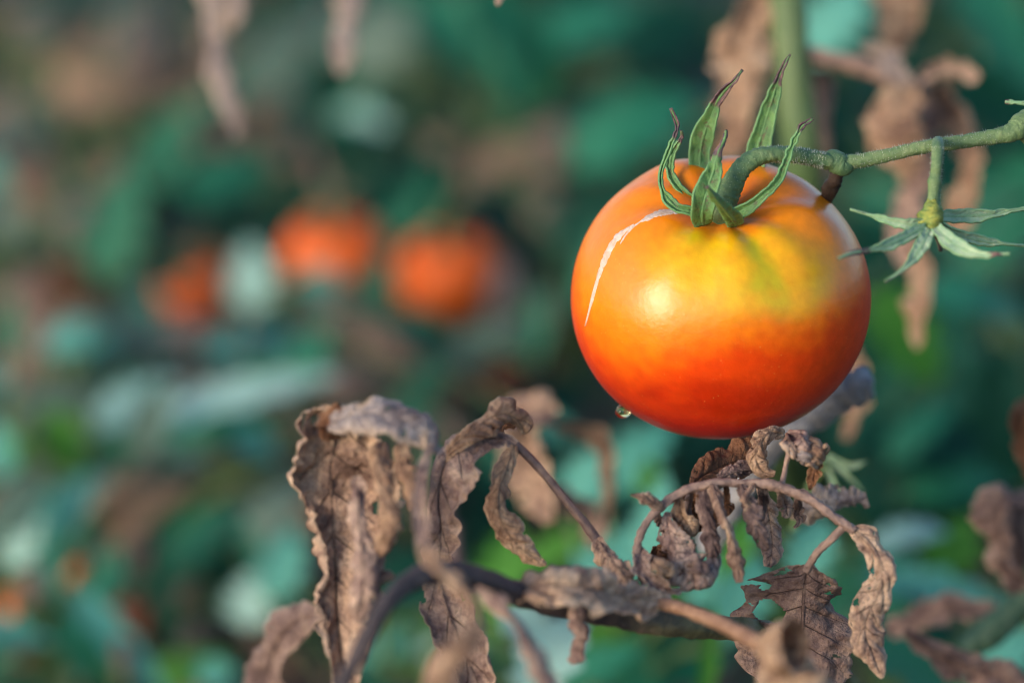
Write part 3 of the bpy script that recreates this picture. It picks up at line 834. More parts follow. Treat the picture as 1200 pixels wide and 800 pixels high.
dleaf([(602, 522, .654, 4, 4, 0, -10, -10), (594, 545, .652, 13, 13, -10, -60, -60), (584, 572, .650, 17, 16, -10, -80, -80), (584, 600, .650, 17, 18, 10, -70, -80), (598, 628, .651, 20, 18, 20, -60, -80), (618, 648, .652, 15, 14, 20, -70, -80), (640, 662, .653, 3, 3, 20, -40, -40)], 10, 'dried_tan', crumple=.0013)
# leaf I at the foot of that petiole
dleaf([(700, 632, .656, 5, 5, 0, -30, -30), (710, 648, .652, 16, 13, 0, -80, -60), (726, 668, .649, 24, 18, 0, -100, -70), (742, 690, .648, 20, 18, 0, -100, -80), (760, 706, .652, 6, 6, 0, -60, -60)], 11, 'dried', crumple=.0022)
# leaf H lying along the stem
dleaf([(590, 690, .628, 6, 6, -10, 10, 10), (622, 686, .622, 24, 18, -10, 20, -70), (662, 686, .620, 30, 24, -12, 20, -80), (704, 692, .624, 28, 22, -8, 30, -80), (744, 700, .632, 24, 16, -5, 40, -70), (786, 704, .640, 6, 5, 0, 30, -40)], 12, 'dried', crumple=.0042, freq=150, nu=150, nv=20)
# leaf G hanging below the stem
dleaf([(672, 700, .632, 10, 10, 0, -40, -40), (676, 722, .628, 16, 17, 0, -90, -100), (680, 745, .628, 14, 15, 0, -110, -110), (676, 765, .630, 11, 11, 0, -120, -120), (668, 776, .631, 4, 4, 0, -100, -100)], 13, 'dried_mauve', crumple=.0010)
# blurred leaves nearest the lens
dleaf([(492, 640, .585, 4, 4, 0, 20, 20), (512, 664, .57, 10, 10, 10, -60, -60), (545, 694, .56, 17, 15, 10, -80, -80), (560, 722, .555, 18, 16, 10, -80, -80), (545, 755, .55, 20, 18, 0, -80, -80), (520, 790, .55, 22, 20, 0, -70, -70), (500, 850, .55, 10, 10, 0, -60, -60)], 14, 'dried_tan', crumple=.0014)
dleaf([(560, 690, .60, 4, 4, 0, 20, 20), (592, 715, .585, 12, 10, 0, -60, -60), (615, 750, .575, 18, 18, 0, -80, -80), (640, 800, .57, 24, 22, 0, -80, -80), (660, 860, .57, 10, 10, 0, -60, -60)], 15, 'dried_mauve', crumple=.002)
# leaf F: funnel at the end of the orange petiole
dleaf([(884, 750, .609, 10, 10, 0, 100, 100), (896, 754, .606, 26, 26, 0, 150, 150), (910, 757, .603, 48, 48, 0, 172, 172), (924, 758, .600, 70, 70, 0, 178, 178), (938, 758, .597, 84, 84, 0, 176, 176), (948, 757, .5955, 88, 88, 0, 172, 172)], 16, 'dried_tan', crumple=.0024, edge=.16, quilt=0, rib=.0004, cvar=.10, nv=24, tear=.1)
dleaf([(893, 752, .606, 8, 8, 0, -30, -30), (912, 772, .600, 24, 22, 0, -60, -70), (928, 796, .597, 34, 30, 0, -70, -80), (938, 820, .596, 30, 30, 0, -60, -90), (944, 860, .596, 8, 8, 0, -50, -80)], 17, 'dried_tan', crumple=.003)

# compound leaf C over the stem
rach = px_tube(branch, [(756, 684, .652, 4.68), (748, 662, .652, 4.68), (747, 640, .652, 4.68), (756, 615, .652, 4.68), (776, 592, .653, 5.07), (804, 574, .654, 5.46), (838, 566, .655, 5.46), (872, 566, .656, 4.68), (900, 567, .656, 6.24), (925, 574, .656, 5.85), (952, 586, .655, 5.46), (978, 606, .654, 5.85), (1002, 622, .653, 4.68)], M['rachis'], 'rachis', seed=7, samples=120, wob=.4, n=16)
px_tube(branch, [(990, 616, .654, 5), (974, 632, .655, 4.5), (957, 648, .657, 4.5), (945, 668, .66, 5)], M['rachis'], 'petiole', seed=8)
dfl = px_tube(branch, [(915, 572, .657, 3.5), (919, 555, .659, 3), (922, 540, .66, 3), (926, 528, .66, 4)], M['rachis'], 'withered_flower', seed=9)
dleaf([(776, 594, .652, 2, 2, 0, 0, 0), (768, 590, .650, 6, 6, 0, -40, -40), (756, 584, .648, 9, 8, 0, -50, -50), (746, 581, .648, 4, 4, 0, -50, -50), (739, 580, .648, .8, .8, 0, -40, -40)], 18, 'dried', parent=rach, name='leaflet', crumple=.0006)
dleaf([(834, 568, .653, 6, 5, 0, -20, -20), (842, 590, .648, 15, 14, 0, -70, -60), (852, 615, .645, 18, 17, 0, -90, -90), (860, 640, .645, 17, 15, 0, -100, -100), (864, 662, .647, 12, 11, 0, -110, -110), (866, 682, .648, 3, 3, 0, -90, -90)], 19, 'dried', parent=rach, name='leaflet', crumple=.0013)
dleaf([(826, 568, .655, 5, 5, 0, 10, 10), (826, 590, .652, 12, 10, 0, -60, -60), (832, 618, .650, 13, 10, 0, -80, -80), (836, 645, .650, 9, 9, 0, -90, -90), (834, 664, .651, 3, 3, 0, -60, -60)], 20, 'dried_dark', parent=rach, name='leaflet', crumple=.0013)
dleaf([(868, 568, .655, 5, 5, 0, -10, -10), (876, 588, .652, 12, 11, 0, -70, -60), (884, 612, .650, 14, 11, 0, -90, -90), (894, 634, .651, 9, 8, 0, -90, -90), (900, 644, .652, 2, 2, 0, -60, -60)], 21, 'dried_dark', parent=rach, name='leaflet', crumple=.0012)
dleaf([(806, 574, .662, 10, 10, 0, 20, 20), (812, 590, .664, 22, 24, 0, 30, 30), (818, 606, .665, 24, 26, 0, 30, 30), (822, 622, .665, 20, 20, 0, 30, 30)], 23, 'dried_rust', parent=rach, name='leaflet', crumple=.0014)
dleaf([(748, 640, .653, 4, 4, 0, 20, 20), (752, 662, .649, 14, 15, 10, 90, 70), (764, 680, .646, 16, 18, 10, 110, 90), (784, 690, .647, 14, 14, 10, 110, 100), (806, 690, .650, 4, 4, 0, 70, 70)], 24, 'dried_mauve', parent=rach, name='leaflet', crumple=.0014)
dleaf([(782, 600, .656, 3, 3, 0, 20, 20), (784, 622, .654, 10, 10, 10, -40, -40), (792, 645, .652, 20, 20, 10, -60, -60), (808, 664, .648, 24, 26, 0, -80, -60), (826, 676, .648, 16, 20, 0, -80, -70), (838, 680, .650, 4, 4, 0, -40, -40)], 25, 'dried_mauve', parent=rach, name='leaflet', crumple=.0022, freq=180)
dleaf([(770, 640, .660, 6, 6, 0, 20, 20), (776, 655, .658, 16, 16, 0, 50, 50), (788, 670, .656, 18, 18, 0, 60, 60), (806, 684, .655, 6, 6, 0, 40, 40)], 26, 'dried_rust', parent=rach, name='leaflet', crumple=.0016)
dleaf([(834, 640, .654, 3, 3, 0, 20, 20), (836, 655, .650, 8, 8, 0, -60, -60), (830, 672, .648, 8, 8, 0, -80, -80), (818, 684, .648, 2, 2, 0, -60, -60)], 261, 'dried_grey', parent=rach, name='leaflet', crumple=.001)
dleaf([(810, 570, .662, 4, 4, 0, 0, 0), (826, 556, .667, 10, 14, 0, -50, -40), (850, 545, .672, 15, 20, 0, -60, -50), (876, 536, .676, 15, 22, 0, -60, -60), (896, 528, .68, 5, 8, 0, -40, -40)], 27, 'dried_rust', parent=rach, name='leaflet', crumple=.002)
dleaf([(842, 560, .660, 4, 4, 0, 0, 0), (862, 552, .662, 8, 10, 0, -50, -40), (884, 550, .664, 8, 10, 0, -60, -50), (900, 560, .662, 3, 3, 0, -40, -40)], 28, 'dried_dark', parent=rach, name='leaflet', crumple=.002)
for j, (x0, y0, x1, y1, w, mt, dd) in enumerate([(812, 572, 800, 618, 8, 'dried_dark', .660), (850, 567, 846, 604, 7, 'dried_rust', .659), (884, 567, 872, 600, 6, 'dried', .651), (896, 568, 890, 612, 7, 'dried_dark', .662), (912, 570, 918, 606, 7, 'dried_mauve', .664),
                                                     (796, 578, 812, 628, 9, 'dried_tan', .657), (770, 600, 782, 640, 8, 'dried_dark', .658), (934, 580, 930, 618, 6, 'dried_dark', .666), (758, 650, 790, 672, 8, 'dried_tan', .644), (800, 668, 828, 660, 8, 'dried_dark', .645)]):
    cx_, cy_ = (x0 + x1) / 2 + 5 * math.sin(j * 2.1), (y0 + y1) / 2
    dleaf([(x0, y0, .655, 2, 2, 0, -20, -20), (cx_, cy_, dd, w, w * .9, 25 * math.sin(j * 1.3), -70, -60 + 90 * (j % 2)), ((cx_ + x1) / 2 + 3, (cy_ + y1) / 2 + 2, dd, w * .8, w, 30 * math.cos(j), -100, -80), (x1, y1, dd, 1.5, 1.5, 0, -40, -40)], 110 + j, mt, parent=rach, name='leaflet', crumple=.0013, nu=60, nv=10)
# leaf D: twisted leaflet at the right end
dleaf([(998, 619, .654, 4, 4, 0, -10, -10), (1012, 630, .652, 10, 16, 0, -30, -40), (1026, 648, .651, 14, 22, 10, -40, -70), (1034, 672, .651, 14, 16, 20, -50, -80), (1030, 695, .652, 22, 12, 10, -60, -80), (1018, 718, .653, 22, 16, -10, -70, -70), (1014, 742, .653, 17, 20, -15, -80, -60), (1022, 765, .653, 12, 16, -10, -70, -60), (1034, 794, .653, 1.5, 1.5, 0, -30, -30)], 29, 'dried', parent=rach, name='leaflet', crumple=.0015, nu=110)
# leaf E: broad leaf with a torn hole
dleaf([(946, 662, .662, 8, 8, 0, 0, 0), (944, 680, .664, 40, 32, 0, -20, -30), (942, 706, .666, 68, 48, 0, -20, -45), (941, 735, .668, 74, 54, 0, -15, -50), (940, 765, .668, 68, 54, 0, -20, -50), (938, 800, .666, 58, 50, 0, -20, -40), (936, 850, .664, 14, 14, 0, -10, -10)], 30, 'dried_dark', crumple=.0020, quilt=.0012,
      hole=lambda u, v: ((u - .37 - .10 * (v + .5)) / .055) ** 2 + ((v + .52) / .27) ** 2 < 1)
# withered flower on its own stalk
for i, (a, b, w, h, mt, sd) in enumerate([(925, 520, 15, 15, 'dried', 1), (938, 516, 20, 16, 'dried_mauve', 2), (948, 528, 18, 15, 'dried_tan', 3), (942, 538, 16, 12, 'dried', 4), (930, 532, 15, 15, 'dried_grey', 5)]):
    dleaf([(922 + i * 2, 508 + i, .664, 3, 3, 0, -20, -20), (a, b - 6, .655, w * .8, w * .6, 30 * i - 60, -70, -80), (a + 8, b + 6, .652, w * .8, w * .8, 30 * i - 60, -90, -80), (a + 16, b + 12, .655, 4, 4, 30 * i - 60, -50, -50)], 40 + i, mt, name='petal', parent=dfl, crumple=.0012, nu=50, nv=10)
dleaf([(918, 508, .668, 4, 4, 0, -20, -20), (900, 508, .664, 8, 9, 0, -70, -70), (889, 520, .662, 9, 12, 0, -70, -80), (886, 538, .662, 8, 12, 0, -80, -80), (894, 552, .662, 6, 9, 0, -80, -80), (908, 556, .662, 2, 3, 0, -40, -40)], 46, 'dried_tan', name='petal', parent=dfl, crumple=.0012, nu=60, nv=10)
dleaf([(952, 536, .658, 3, 3, 0, 20, 20), (958, 545, .656, 6, 6, 0, 60, 60), (953, 556, .656, 7, 7, 0, 70, 70), (949, 574, .658, 1, 1, 0, 40, 40)], 47, 'dried_rust', name='petal', parent=dfl, crumple=.0006, nu=40, nv=8)
# crumpled leaf behind the rachis
dleaf([(925, 600, .70, 8, 8, 0, -20, -20), (948, 596, .70, 20, 20, 0, -50, -50), (976, 590, .70, 22, 20, 0, -70, -60), (1000, 586, .70, 16, 16, 0, -80, -70), (1016, 582, .70, 9, 9, 0, -60, -60)], 48, 'dried_grey', crumple=.003)
dleaf([(890, 566, .672, 4, 4, 0, 20, 20), (900, 600, .678, 9, 9, 0, -60, -60), (905, 640, .68, 12, 12, 0, -80, -80), (900, 664, .68, 4, 4, 0, -60, -60)], 49, 'dried_mauve', crumple=.002)

# ------------------------------------------------------------------ grey broken stalk behind the tomato
stalk = thing('dry_stalk', 'broken grey dry stalk sticking out from behind the lower right of the tomato', 'stalk', P(880, 560, .76))
px_tube(stalk, [(830, 640, .78, 16), (875, 560, .765, 17), (905, 518, .755, 18), (950, 488, .748, 18), (985, 464, .742, 18), (1005, 452, .74, 21), (1017, 446, .739, 18), (1020, 445, .739, 9)], M['grey_stalk'], 'stem', wob=.35, seed=6, samples=70, n=20)

# ------------------------------------------------------------------ small green calyx peeking out behind the dried flower
gc = thing('green_flower_bud', 'small blurred green sepals behind the dried branch at lower right of tomato', 'flower bud', P(975, 545, .755))
for j, pts in enumerate([[(968, 535), (985, 543), (1000, 545), (1016, 540)], [(970, 540), (985, 552), (1000, 564), (1012, 576)], [(968, 545), (975, 565), (984, 580), (990, 590)]]):
    mb = blade_px([(a, b, .755, w, w, 0, 50, 50) for (a, b), w in zip(pts, (5, 5.5, 4.5, 1))], seed=60 + j, **S_)
    part('sepal', mb, M['sepal_pale'], gc)
px_tube(gc, [(930, 620, .77, 4), (950, 570, .762, 5), (968, 540, .755, 8)], M['truss'], 'pedicel')

# ------------------------------------------------------------------ tall stem behind with tan withered leaves
DS = .86
tall = thing('tomato_plant', 'tall upright green tomato stem with tan withered leaves behind the ripening tomato', 'plant', (P(936, 800, 1.36).x, P(936, 800, 1.36).y, 0.0))
b0 = Vector((P(936, 800, 1.36).x, P(936, 800, 1.36).y, -.01))
mb = MB()
k = PX(DS)
tube(mb, [b0, P(925, 620, 1.25), P(918, 500, 1.08), P(925, 380, .93), P(942, 230, .87), P(930, 90, DS), P(920, -30, DS), P(905, -220, DS)], [26 * k, 25 * k, 25 * k, 24 * k, 23 * k, 22 * k, 21 * k, 18 * k], n=16, samples=70, wob=.12)
part('stem', mb, M['stem_green'], tall)
W_ = dict(crumple=.0055, freq=80, nu=110, nv=16, rib=.0005, parent=tall, edge=.6)
dleaf([(915, -20, .86, 5, 5, 25, -0, 0), (890, 10, .86, 22, 22, 25, 45, -22), (872, 40, .86, 30, 30, 25, 54, -27), (862, 85, .86, 28, 30, 25, 72, -36), (862, 130, .86, 22, 24, 25, 72, -36), (850, 185, .86, 10, 10, 25, 54, -27)], 70, 'dried_tan', **W_)
dleaf([(932, 70, .88, 5, 5, 25, 0, -0), (955, 90, .88, 14, 14, 25, -21, 54), (968, 125, .88, 17, 18, 25, -28, 72), (972, 170, .88, 15, 16, 25, -28, 72), (966, 225, .88, 6, 6, 25, -21, 54)], 71, 'dried_mauve', **W_)
px_tube(tall, [(935, 60, .86, 9), (970, 68, .86, 9), (1010, 78, .86, 10), (1050, 92, .86, 10), (1080, 105, .87, 8)], M['rachis'], 'petiole', seed=4)
dleaf([(1010, 55, .85, 4, 4, 25, -0, 0), (1032, 62, .85, 10, 10, 25, 54, -27), (1050, 85, .85, 12, 14, 25, 63, -32), (1066, 100, .85, 5, 5, 25, 45, -22)], 72, 'dried_grey', **W_)
dleaf([(1072, 100, .86, 8, 8, 20, 0, 0), (1058, 118, .855, 26, 22, 25, -30, 40), (1048, 145, .85, 30, 26, 30, -30, 60), (1052, 180, .85, 22, 24, 20, -40, 50), (1066, 210, .855, 6, 6, 10, -30, 30)], 73, 'dried_tan', **W_)
dleaf([(1078, 110, .87, 8, 8, 10, 0, 0), (1086, 150, .87, 14, 18, -10, 40, -40), (1082, 200, .875, 18, 18, 10, 50, -40), (1068, 240, .875, 20, 14, 20, 40, -50), (1062, 280, .87, 16, 14, 20, 40, -50), (1068, 315, .87, 5, 5, 10, 30, -30)], 731, 'dried_mauve', **W_)
dleaf([(1070, 290, .87, 5, 5, 20, 0, 0), (1084, 310, .865, 16, 14, 25, -40, 30), (1086, 345, .86, 18, 14, 25, -60, 30), (1078, 378, .86, 13, 12, 20, -60, 40), (1076, 408, .86, 3, 3, 10, -30, 30)], 732, 'dried_tan', **W_)
dleaf([(1085, 104, .87, 8, 8, 20, 0, 0), (1112, 118, .87, 18, 20, 25, -30, 50), (1134, 148, .865, 22, 20, 25, -40, 60), (1142, 190, .86, 20, 18, 25, -50, 40), (1134, 232, .86, 22, 16, 20, -50, 50), (1116, 262, .865, 14, 12, 20, -40, 40), (1106, 286, .87, 3, 3, 10, -30, 30)], 74, 'dried_tan', **W_)
dleaf([(1070, 98, .85, 6, 6, 25, 0, -0), (1090, 80, .85, 12, 12, 25, -21, 54), (1115, 72, .85, 14, 15, 25, -28, 72), (1134, 82, .85, 12, 12, 25, -28, 72), (1138, 98, .85, 4, 4, 25, -21, 54)], 75, 'dried_mauve', **W_)
dleaf([(1060, -60, .90, 6, 6, 25, -0, 0), (1056, -20, .90, 26, 28, 25, 45, -22), (1052, 20, .90, 26, 26, 25, 54, -27), (1056, 60, .90, 8, 8, 25, 45, -22)], 76, 'dried_tan', **W_)
px_tube(tall, [(908, -200, .86, 8), (980, -150, .88, 8), (1060, -60, .90, 7)], M['rachis'], 'petiole', seed=5)
dleaf([(962, 330, .87, 5, 5, 25, 0, 0), (990, 400, .87, 10, 10, 25, -40, -40), (1002, 445, .87, 13, 12, 25, -50, 30), (1000, 480, .87, 11, 12, 25, -50, 40), (992, 515, .87, 4, 4, 25, -40, -40)], 77, 'dried_tan', **W_)

# dried vine reaching over from that stem: tips hang into the top of the picture
vine = thing('dried_vine', 'withered tan leaf tips hanging into the top left from a dry vine', 'vine', P(900, -220, .90))
px_tube(vine, [(905, -215, .86, 12), (760, -170, .90, 10), (600, -110, .93, 9), (420, -70, .95, 8), (260, -60, .95, 7), (150, -90, .95, 5)], M['rachis'], 'stem')
V_ = dict(crumple=.003, freq=100, nu=60, nv=10, rib=.0008, parent=vine)
dleaf([(240, -62, .95, 5.1, 5.1, 25, -35, -45), (244, -20, .95, 11.9, 11.9, 25, -35, -45), (248, 40, .95, 14.4, 14.4, 25, -35, -45), (258, 90, .95, 12.8, 13.6, 25, -35, -45), (270, 130, .95, 11.0, 11.0, 25, -35, -45), (280, 160, .95, 3.4, 3.4, 25, -35, -45)], 80, 'dried_grey', **V_)
dleaf([(268, -60, .95, 5.1, 5.1, 25, -35, -45), (272, -20, .95, 11.9, 11.9, 25, -35, -45), (276, 10, .95, 11.9, 11.9, 25, -35, -45), (270, 34, .95, 4.2, 4.2, 25, -35, -45)], 81, 'dried_grey', **V_)
dleaf([(410, -70, .95, 4.2, 4.2, 25, -35, -45), (410, -20, .95, 12.8, 12.8, 25, -35, -45), (406, 30, .95, 14.4, 14.4, 25, -35, -45), (402, 65, .95, 10.2, 10.2, 25, -35, -45), (400, 88, .95, 2.5, 2.5, 25, -35, -45)], 82, 'dried_grey', **V_)
dleaf([(600, -108, .80, 3.4, 3.4, 25, -35, -45), (590, -50, .76, 8.5, 8.5, 25, -35, -45), (588, -15, .74, 8.5, 8.5, 25, -35, -45), (584, 7, .73, 1.7, 1.7, 25, -35, -45)], 83, 'dried', **V_)

# ------------------------------------------------------------------ dried plant at the right edge
edge_p = thing('withered_plant', 'brown withered leaves on a green stem at the lower right edge', 'plant', (P(1300, 800, .78).x, P(1300, 800, .78).y, 0))
E_ = dict(crumple=.006, freq=65, edge=.5, nu=100, nv=16, rib=.0007, parent=edge_p)
px_tube(edge_p, [(1330, 1500, .80, 16), (1290, 900, .80, 15), (1270, 640, .80, 14), (1290, 480, .80, 12)], M['stem_dark'], 'stem')
px_tube(edge_p, [(1268, 640, .80, 14), (1230, 672, .80, 15), (1195, 708, .80, 16), (1160, 742, .80, 17), (1128, 762, .80, 12)], M['stem_dark'], 'side_stem')
dleaf([(1215, 470, .78, 10, 10, 20, 18, -9), (1198, 490, .78, 18, 16, 20, 54, -27), (1200, 525, .78, 14, 14, 20, 54, -27), (1208, 560, .78, 5, 5, 20, 36, -18)], 90, 'dried_rust', **E_)
dleaf([(1240, 600, .78, 6, 6, 20, -7, 18), (1195, 586, .78, 12, 12, 20, -14, 36), (1172, 590, .78, 24, 22, 20, -21, 54), (1172, 625, .78, 20, 26, 20, -24, 63), (1180, 660, .78, 16, 24, 20, -28, 72), (1192, 695, .78, 6, 6, 20, -21, 54)], 93, 'dried_dark', **E_)
dleaf([(1215, 580, .79, 8, 8, 20, -0, 0), (1200, 600, .79, 18, 18, 20, -45, 22), (1198, 650, .79, 18, 18, 20, -54, 27), (1196, 690, .79, 6, 6, 20, -45, 22)], 94, 'dried_dark', **E_)
dleaf([(1168, 715, .82, 6, 6, 20, 0, -0), (1130, 716, .82, 14, 18, 20, -18, 63), (1085, 720, .82, 16, 20, 20, -21, 72), (1050, 732, .82, 10, 14, 20, -21, 54), (1035, 740, .82, 3, 3, 20, -14, 36)], 95, 'dried_dark', **E_)
dleaf([(1060, 740, .76, 4, 4, 20, -0, 0), (1095, 762, .76, 12, 12, 20, 63, -32), (1140, 780, .76, 16, 15, 20, 72, -36), (1190, 800, .76, 18, 16, 20, 72, -36), (1230, 820, .76, 8, 8, 20, 54, -27)], 96, 'dried_dark', **E_)

# ------------------------------------------------------------------ withered plant between, behind the branch
mid_p = thing('withered_plant', 'blurred tan withered leaves standing behind the hooked dry leaf at centre', 'plant', (P(545, 800, .84).x, P(545, 800, .84).y, 0))
F_ = dict(crumple=.005, freq=80, nu=90, nv=14, rib=.0006, parent=mid_p, edge=.5)
mb = MB()
tube(mb, [Vector((P(545, 800, .84).x, P(545, 800, .84).y, -.01)), P(530, 700, .84), P(522, 620, .84), P(534, 545, .84), P(590, 500, .84), P(650, 490, .84)], [.005, .004, .003, .0025, .002, .002], n=10)
part('stem', mb, M['dry_stem'], mid_p)
dleaf([(650, 488, .84, 6, 6, 0, 0, 0), (630, 474, .84, 18, 18, 20, -50, 30), (608, 494, .845, 22, 26, 25, -60, 40), (614, 540, .85, 28, 24, 20, -50, 60), (638, 578, .85, 26, 22, 20, -60, 40), (646, 612, .845, 6, 6, 10, -40, 30)], 100, 'dried', **F_)
dleaf([(650, 500, .86, 6, 6, 20, 0, -0), (680, 498, .86, 12, 14, 20, -18, 54), (704, 512, .86, 14, 16, 20, -24, 72), (718, 548, .86, 13, 15, 20, -28, 72), (716, 590, .86, 9, 9, 20, -28, 72), (708, 615, .86, 3, 3, 20, -21, 54)], 101, 'dried_tan', **F_)
dleaf([(640, 572, .86, 6, 6, 0, 0, 0), (664, 590, .86, 16, 14, 20, -50, 30), (690, 612, .86, 20, 16, 25, -60, 40), (700, 640, .86, 5, 5, 10, -40, 30)], 102, 'dried_mauve', **F_)

# ------------------------------------------------------------------ green background plants
rnd = random.Random(11)
def leaf_proto(name, seed, lobes=0.25, droop=0.35, fold=20, width=0.24, crumple=0.0, nu=22, nv=4, curl=None):
    r = random.Random(seed)
    p, T, S, N, wl, wr, cl, cr = [], [], [], [], [], [], [], []
    z, y, x = 0.0, 0.0, 0.0
    side = r.uniform(-.25, .25)
    for i in range(nu):
        u = i / (nu - 1)
        a = droop * (u * 1.6 - 0.35)
        t = Vector((side * u, math.cos(a), -math.sin(a))).normalized()
        if i:
            q = Vector(p[-1]) + t / (nu - 1)
        else:
            q = Vector((0, 0, 0))
        p.append(tuple(q))
        s = Vector((1, 0, 0))
        s = (s - t * s.dot(t)).normalized()
        n = s.cross(t)
        S.append(np.array(s)); N.append(np.array(n)); T.append(np.array(t))
        env = max(0.0, math.sin(math.pi * u ** 0.75)) ** 0.8 * (1 if u > .12 else .12 + u * 2)
        for w, ph in ((wl, 0.0), (wr, 0.35)):
            saw = ((u * 5 + ph) % 1.0)
            w.append(width * env * (1 + lobes * (saw - 0.5)))
        c = R(fold) if curl is None else R(curl)
        cl.append(c * (0.6 + 0.8 * u)); cr.append(c * (0.6 + 0.8 * u))
    mb = MB()
    blade_core(mb, np.array(p), T, S, N, wl, wr, cl, cr, nv=nv, seed=seed, crumple=crumple, freq=5.0, edge=0.08, quilt=0.02, nveins=7, rib=0.010)
    return mb
GREEN_PROTOS = [leaf_proto('leaf', 200 + i, lobes=.55 + .15 * (i % 3), droop=.2 + .22 * (i % 4), fold=12 + 9 * (i % 3), width=.20 + .03 * (i % 3)) for i in range(6)]
DRY_PROTOS = [leaf_proto('leaf', 300 + i, lobes=.3, droop=.8 + .4 * i, curl=-70 - 25 * i, width=.22, crumple=.06, nu=26, nv=6) for i in range(3)]
MESHES = {}
def proto_mesh(kind, i):
    key = (kind, i)
    if key not in MESHES:
        src = DRY_PROTOS if kind.startswith('dried') else GREEN_PROTOS
        MESHES[key] = src[i % len(src)].mesh('leaf', M[kind])
    return MESHES[key]

def put_leaf(root, base, dirv, nrm, length, wscale, kind, i):
    y = Vector(dirv).normalized()
    z = (Vector(nrm) - y * Vector(nrm).dot(y)).normalized()
    x = y.cross(z)
    o = bpy.data.objects.new('leaf', proto_mesh(kind, i))
    COL.objects.link(o)
    o.parent = root
    m = Matrix((x * length * wscale, y * length, z * length)).transposed().to_4x4()
    m.translation = Vector(base) - Vector(BASE[root.name])
    o.matrix_local = m
    return o

class Plant:
    def __init__(s, name, label, x, y, group=None):
        s.base = Vector((x, y, 0))
        s.root = thing(name, label, 'plant', s.base, group)
        s.stems = []
        s.pet = MB()
        s.tip_pts = []
    def grow(s, height, spread, nst, nleaf, size, kinds, rnd, lean=(0, 0)):
        for k in range(nst):
            a = 2 * math.pi * (k + rnd.random() * .7) / nst
            top = s.base + Vector((math.cos(a) * spread + lean[0], math.sin(a) * spread + lean[1], height * rnd.uniform(.72, 1.0)))
            midp = s.base.lerp(top, .5) + Vector((0, 0, height * .14)) - Vector((math.cos(a), math.sin(a), 0)) * spread * .18
            pts = [s.base + Vector((math.cos(a) * .01, math.sin(a) * .01, -.01)), midp, top]
            c = catmull([tuple(q) for q in pts], 12)
            s.stems.append(c)
            mb = MB()
            tube(mb, pts, [.006, .0045, .002], n=7, samples=12)
            part('stem', mb, M['stem_green'], s.root)
        for j in range(nleaf):
            c = s.stems[j % nst]
            t = rnd.uniform(.25, 1.0) ** .8
            q = Vector(c[min(11, int(t * 11))])
            a = rnd.uniform(0, 2 * math.pi)
            d = Vector((math.cos(a), math.sin(a), rnd.uniform(-.35, .5)))
            off = q + d * rnd.uniform(.01, .06)
            kind = rnd.choices([x[0] for x in kinds], [x[1] for x in kinds])[0]
            dirv = Vector((d.x, d.y, rnd.uniform(-.75, .25)))
            nrm = Vector((rnd.uniform(-.5, .5), rnd.uniform(-.7, .3), 1))
            tube(s.pet, [q, q.lerp(off, .5) + Vector((0, 0, .006)), off], [.0016, .0012, .001], n=5, samples=5)
            put_leaf(s.root, off, dirv, nrm, size * rnd.uniform(.7, 1.3), rnd.uniform(.85, 1.25), kind, rnd.randrange(6))
    def feature(s, px, py, d, ang, L, W, kind, face=0.5, depth=0.0, i=0):
        """one leaf centred at a pixel, ang degrees in the picture (0 right, 90 up), L x W pixels; face 0 = lies flat under the sky, 1 = faces the lens"""
        c = P(px, py, d)
        dirv = (RGT * math.cos(R(ang)) + UPV * math.sin(R(ang)) + FWD * depth).normalized()
        ln = L * PX(d)
        base = c - dirv * ln * .5
        nrm = (-FWD * face + Vector((0, 0, 1)) * (1 - face) + UPV * .1)
        w = (W * PX(d)) / (ln * .46)
        put_leaf(s.root, base, dirv, nrm, ln, w, kind, i)
        best = min((Vector(q) for c_ in s.stems for q in c_), key=lambda q: (q - base).length)
        tube(s.pet, [best, best.lerp(base, .5) + Vector((0, 0, .012)), base], [.0022, .0017, .0013], n=5, samples=7)
    def done(s):
        part('petiole', s.pet, M['stem_green'], s.root, kind='stuff')

def gx(px, d):
    return (px - 600) * PX(d)
def gtop(py, d):
    return P(600, py, d).z
def gy(py, d):
    return P(600, py, d).y

DARK = [('leaf_deep', 7), ('leaf_mid', 1.3)]
MIX = [('leaf_deep', 4), ('leaf_mid', 3), ('leaf_grey', 2), ('leaf_sage', .7), ('dried_mauve', 1.2), ('dried', .6)]
PALE = [('leaf_mid', 3), ('leaf_sage', 2.5), ('leaf_grey', 2), ('leaf_deep', 2), ('dried_mauve', 1.5), ('dried_grey', .7)]
BROWN = [('dried_mauve', 4), ('dried', 2), ('dried_grey', 1), ('leaf_deep', 2), ('leaf_grey', 1.5)]
plants = {}
def plant(key, label, px, d, top_py, spread, nst, nleaf, size, kinds, group=None, lean=(0, 0)):
    p = Plant('tomato_plant', label, gx(px, d), gy(430, d), group)
    p.grow(max(.05, gtop(top_py, d)), spread, nst, nleaf, size, kinds, rnd, lean)
    plants[key] = p
    return p
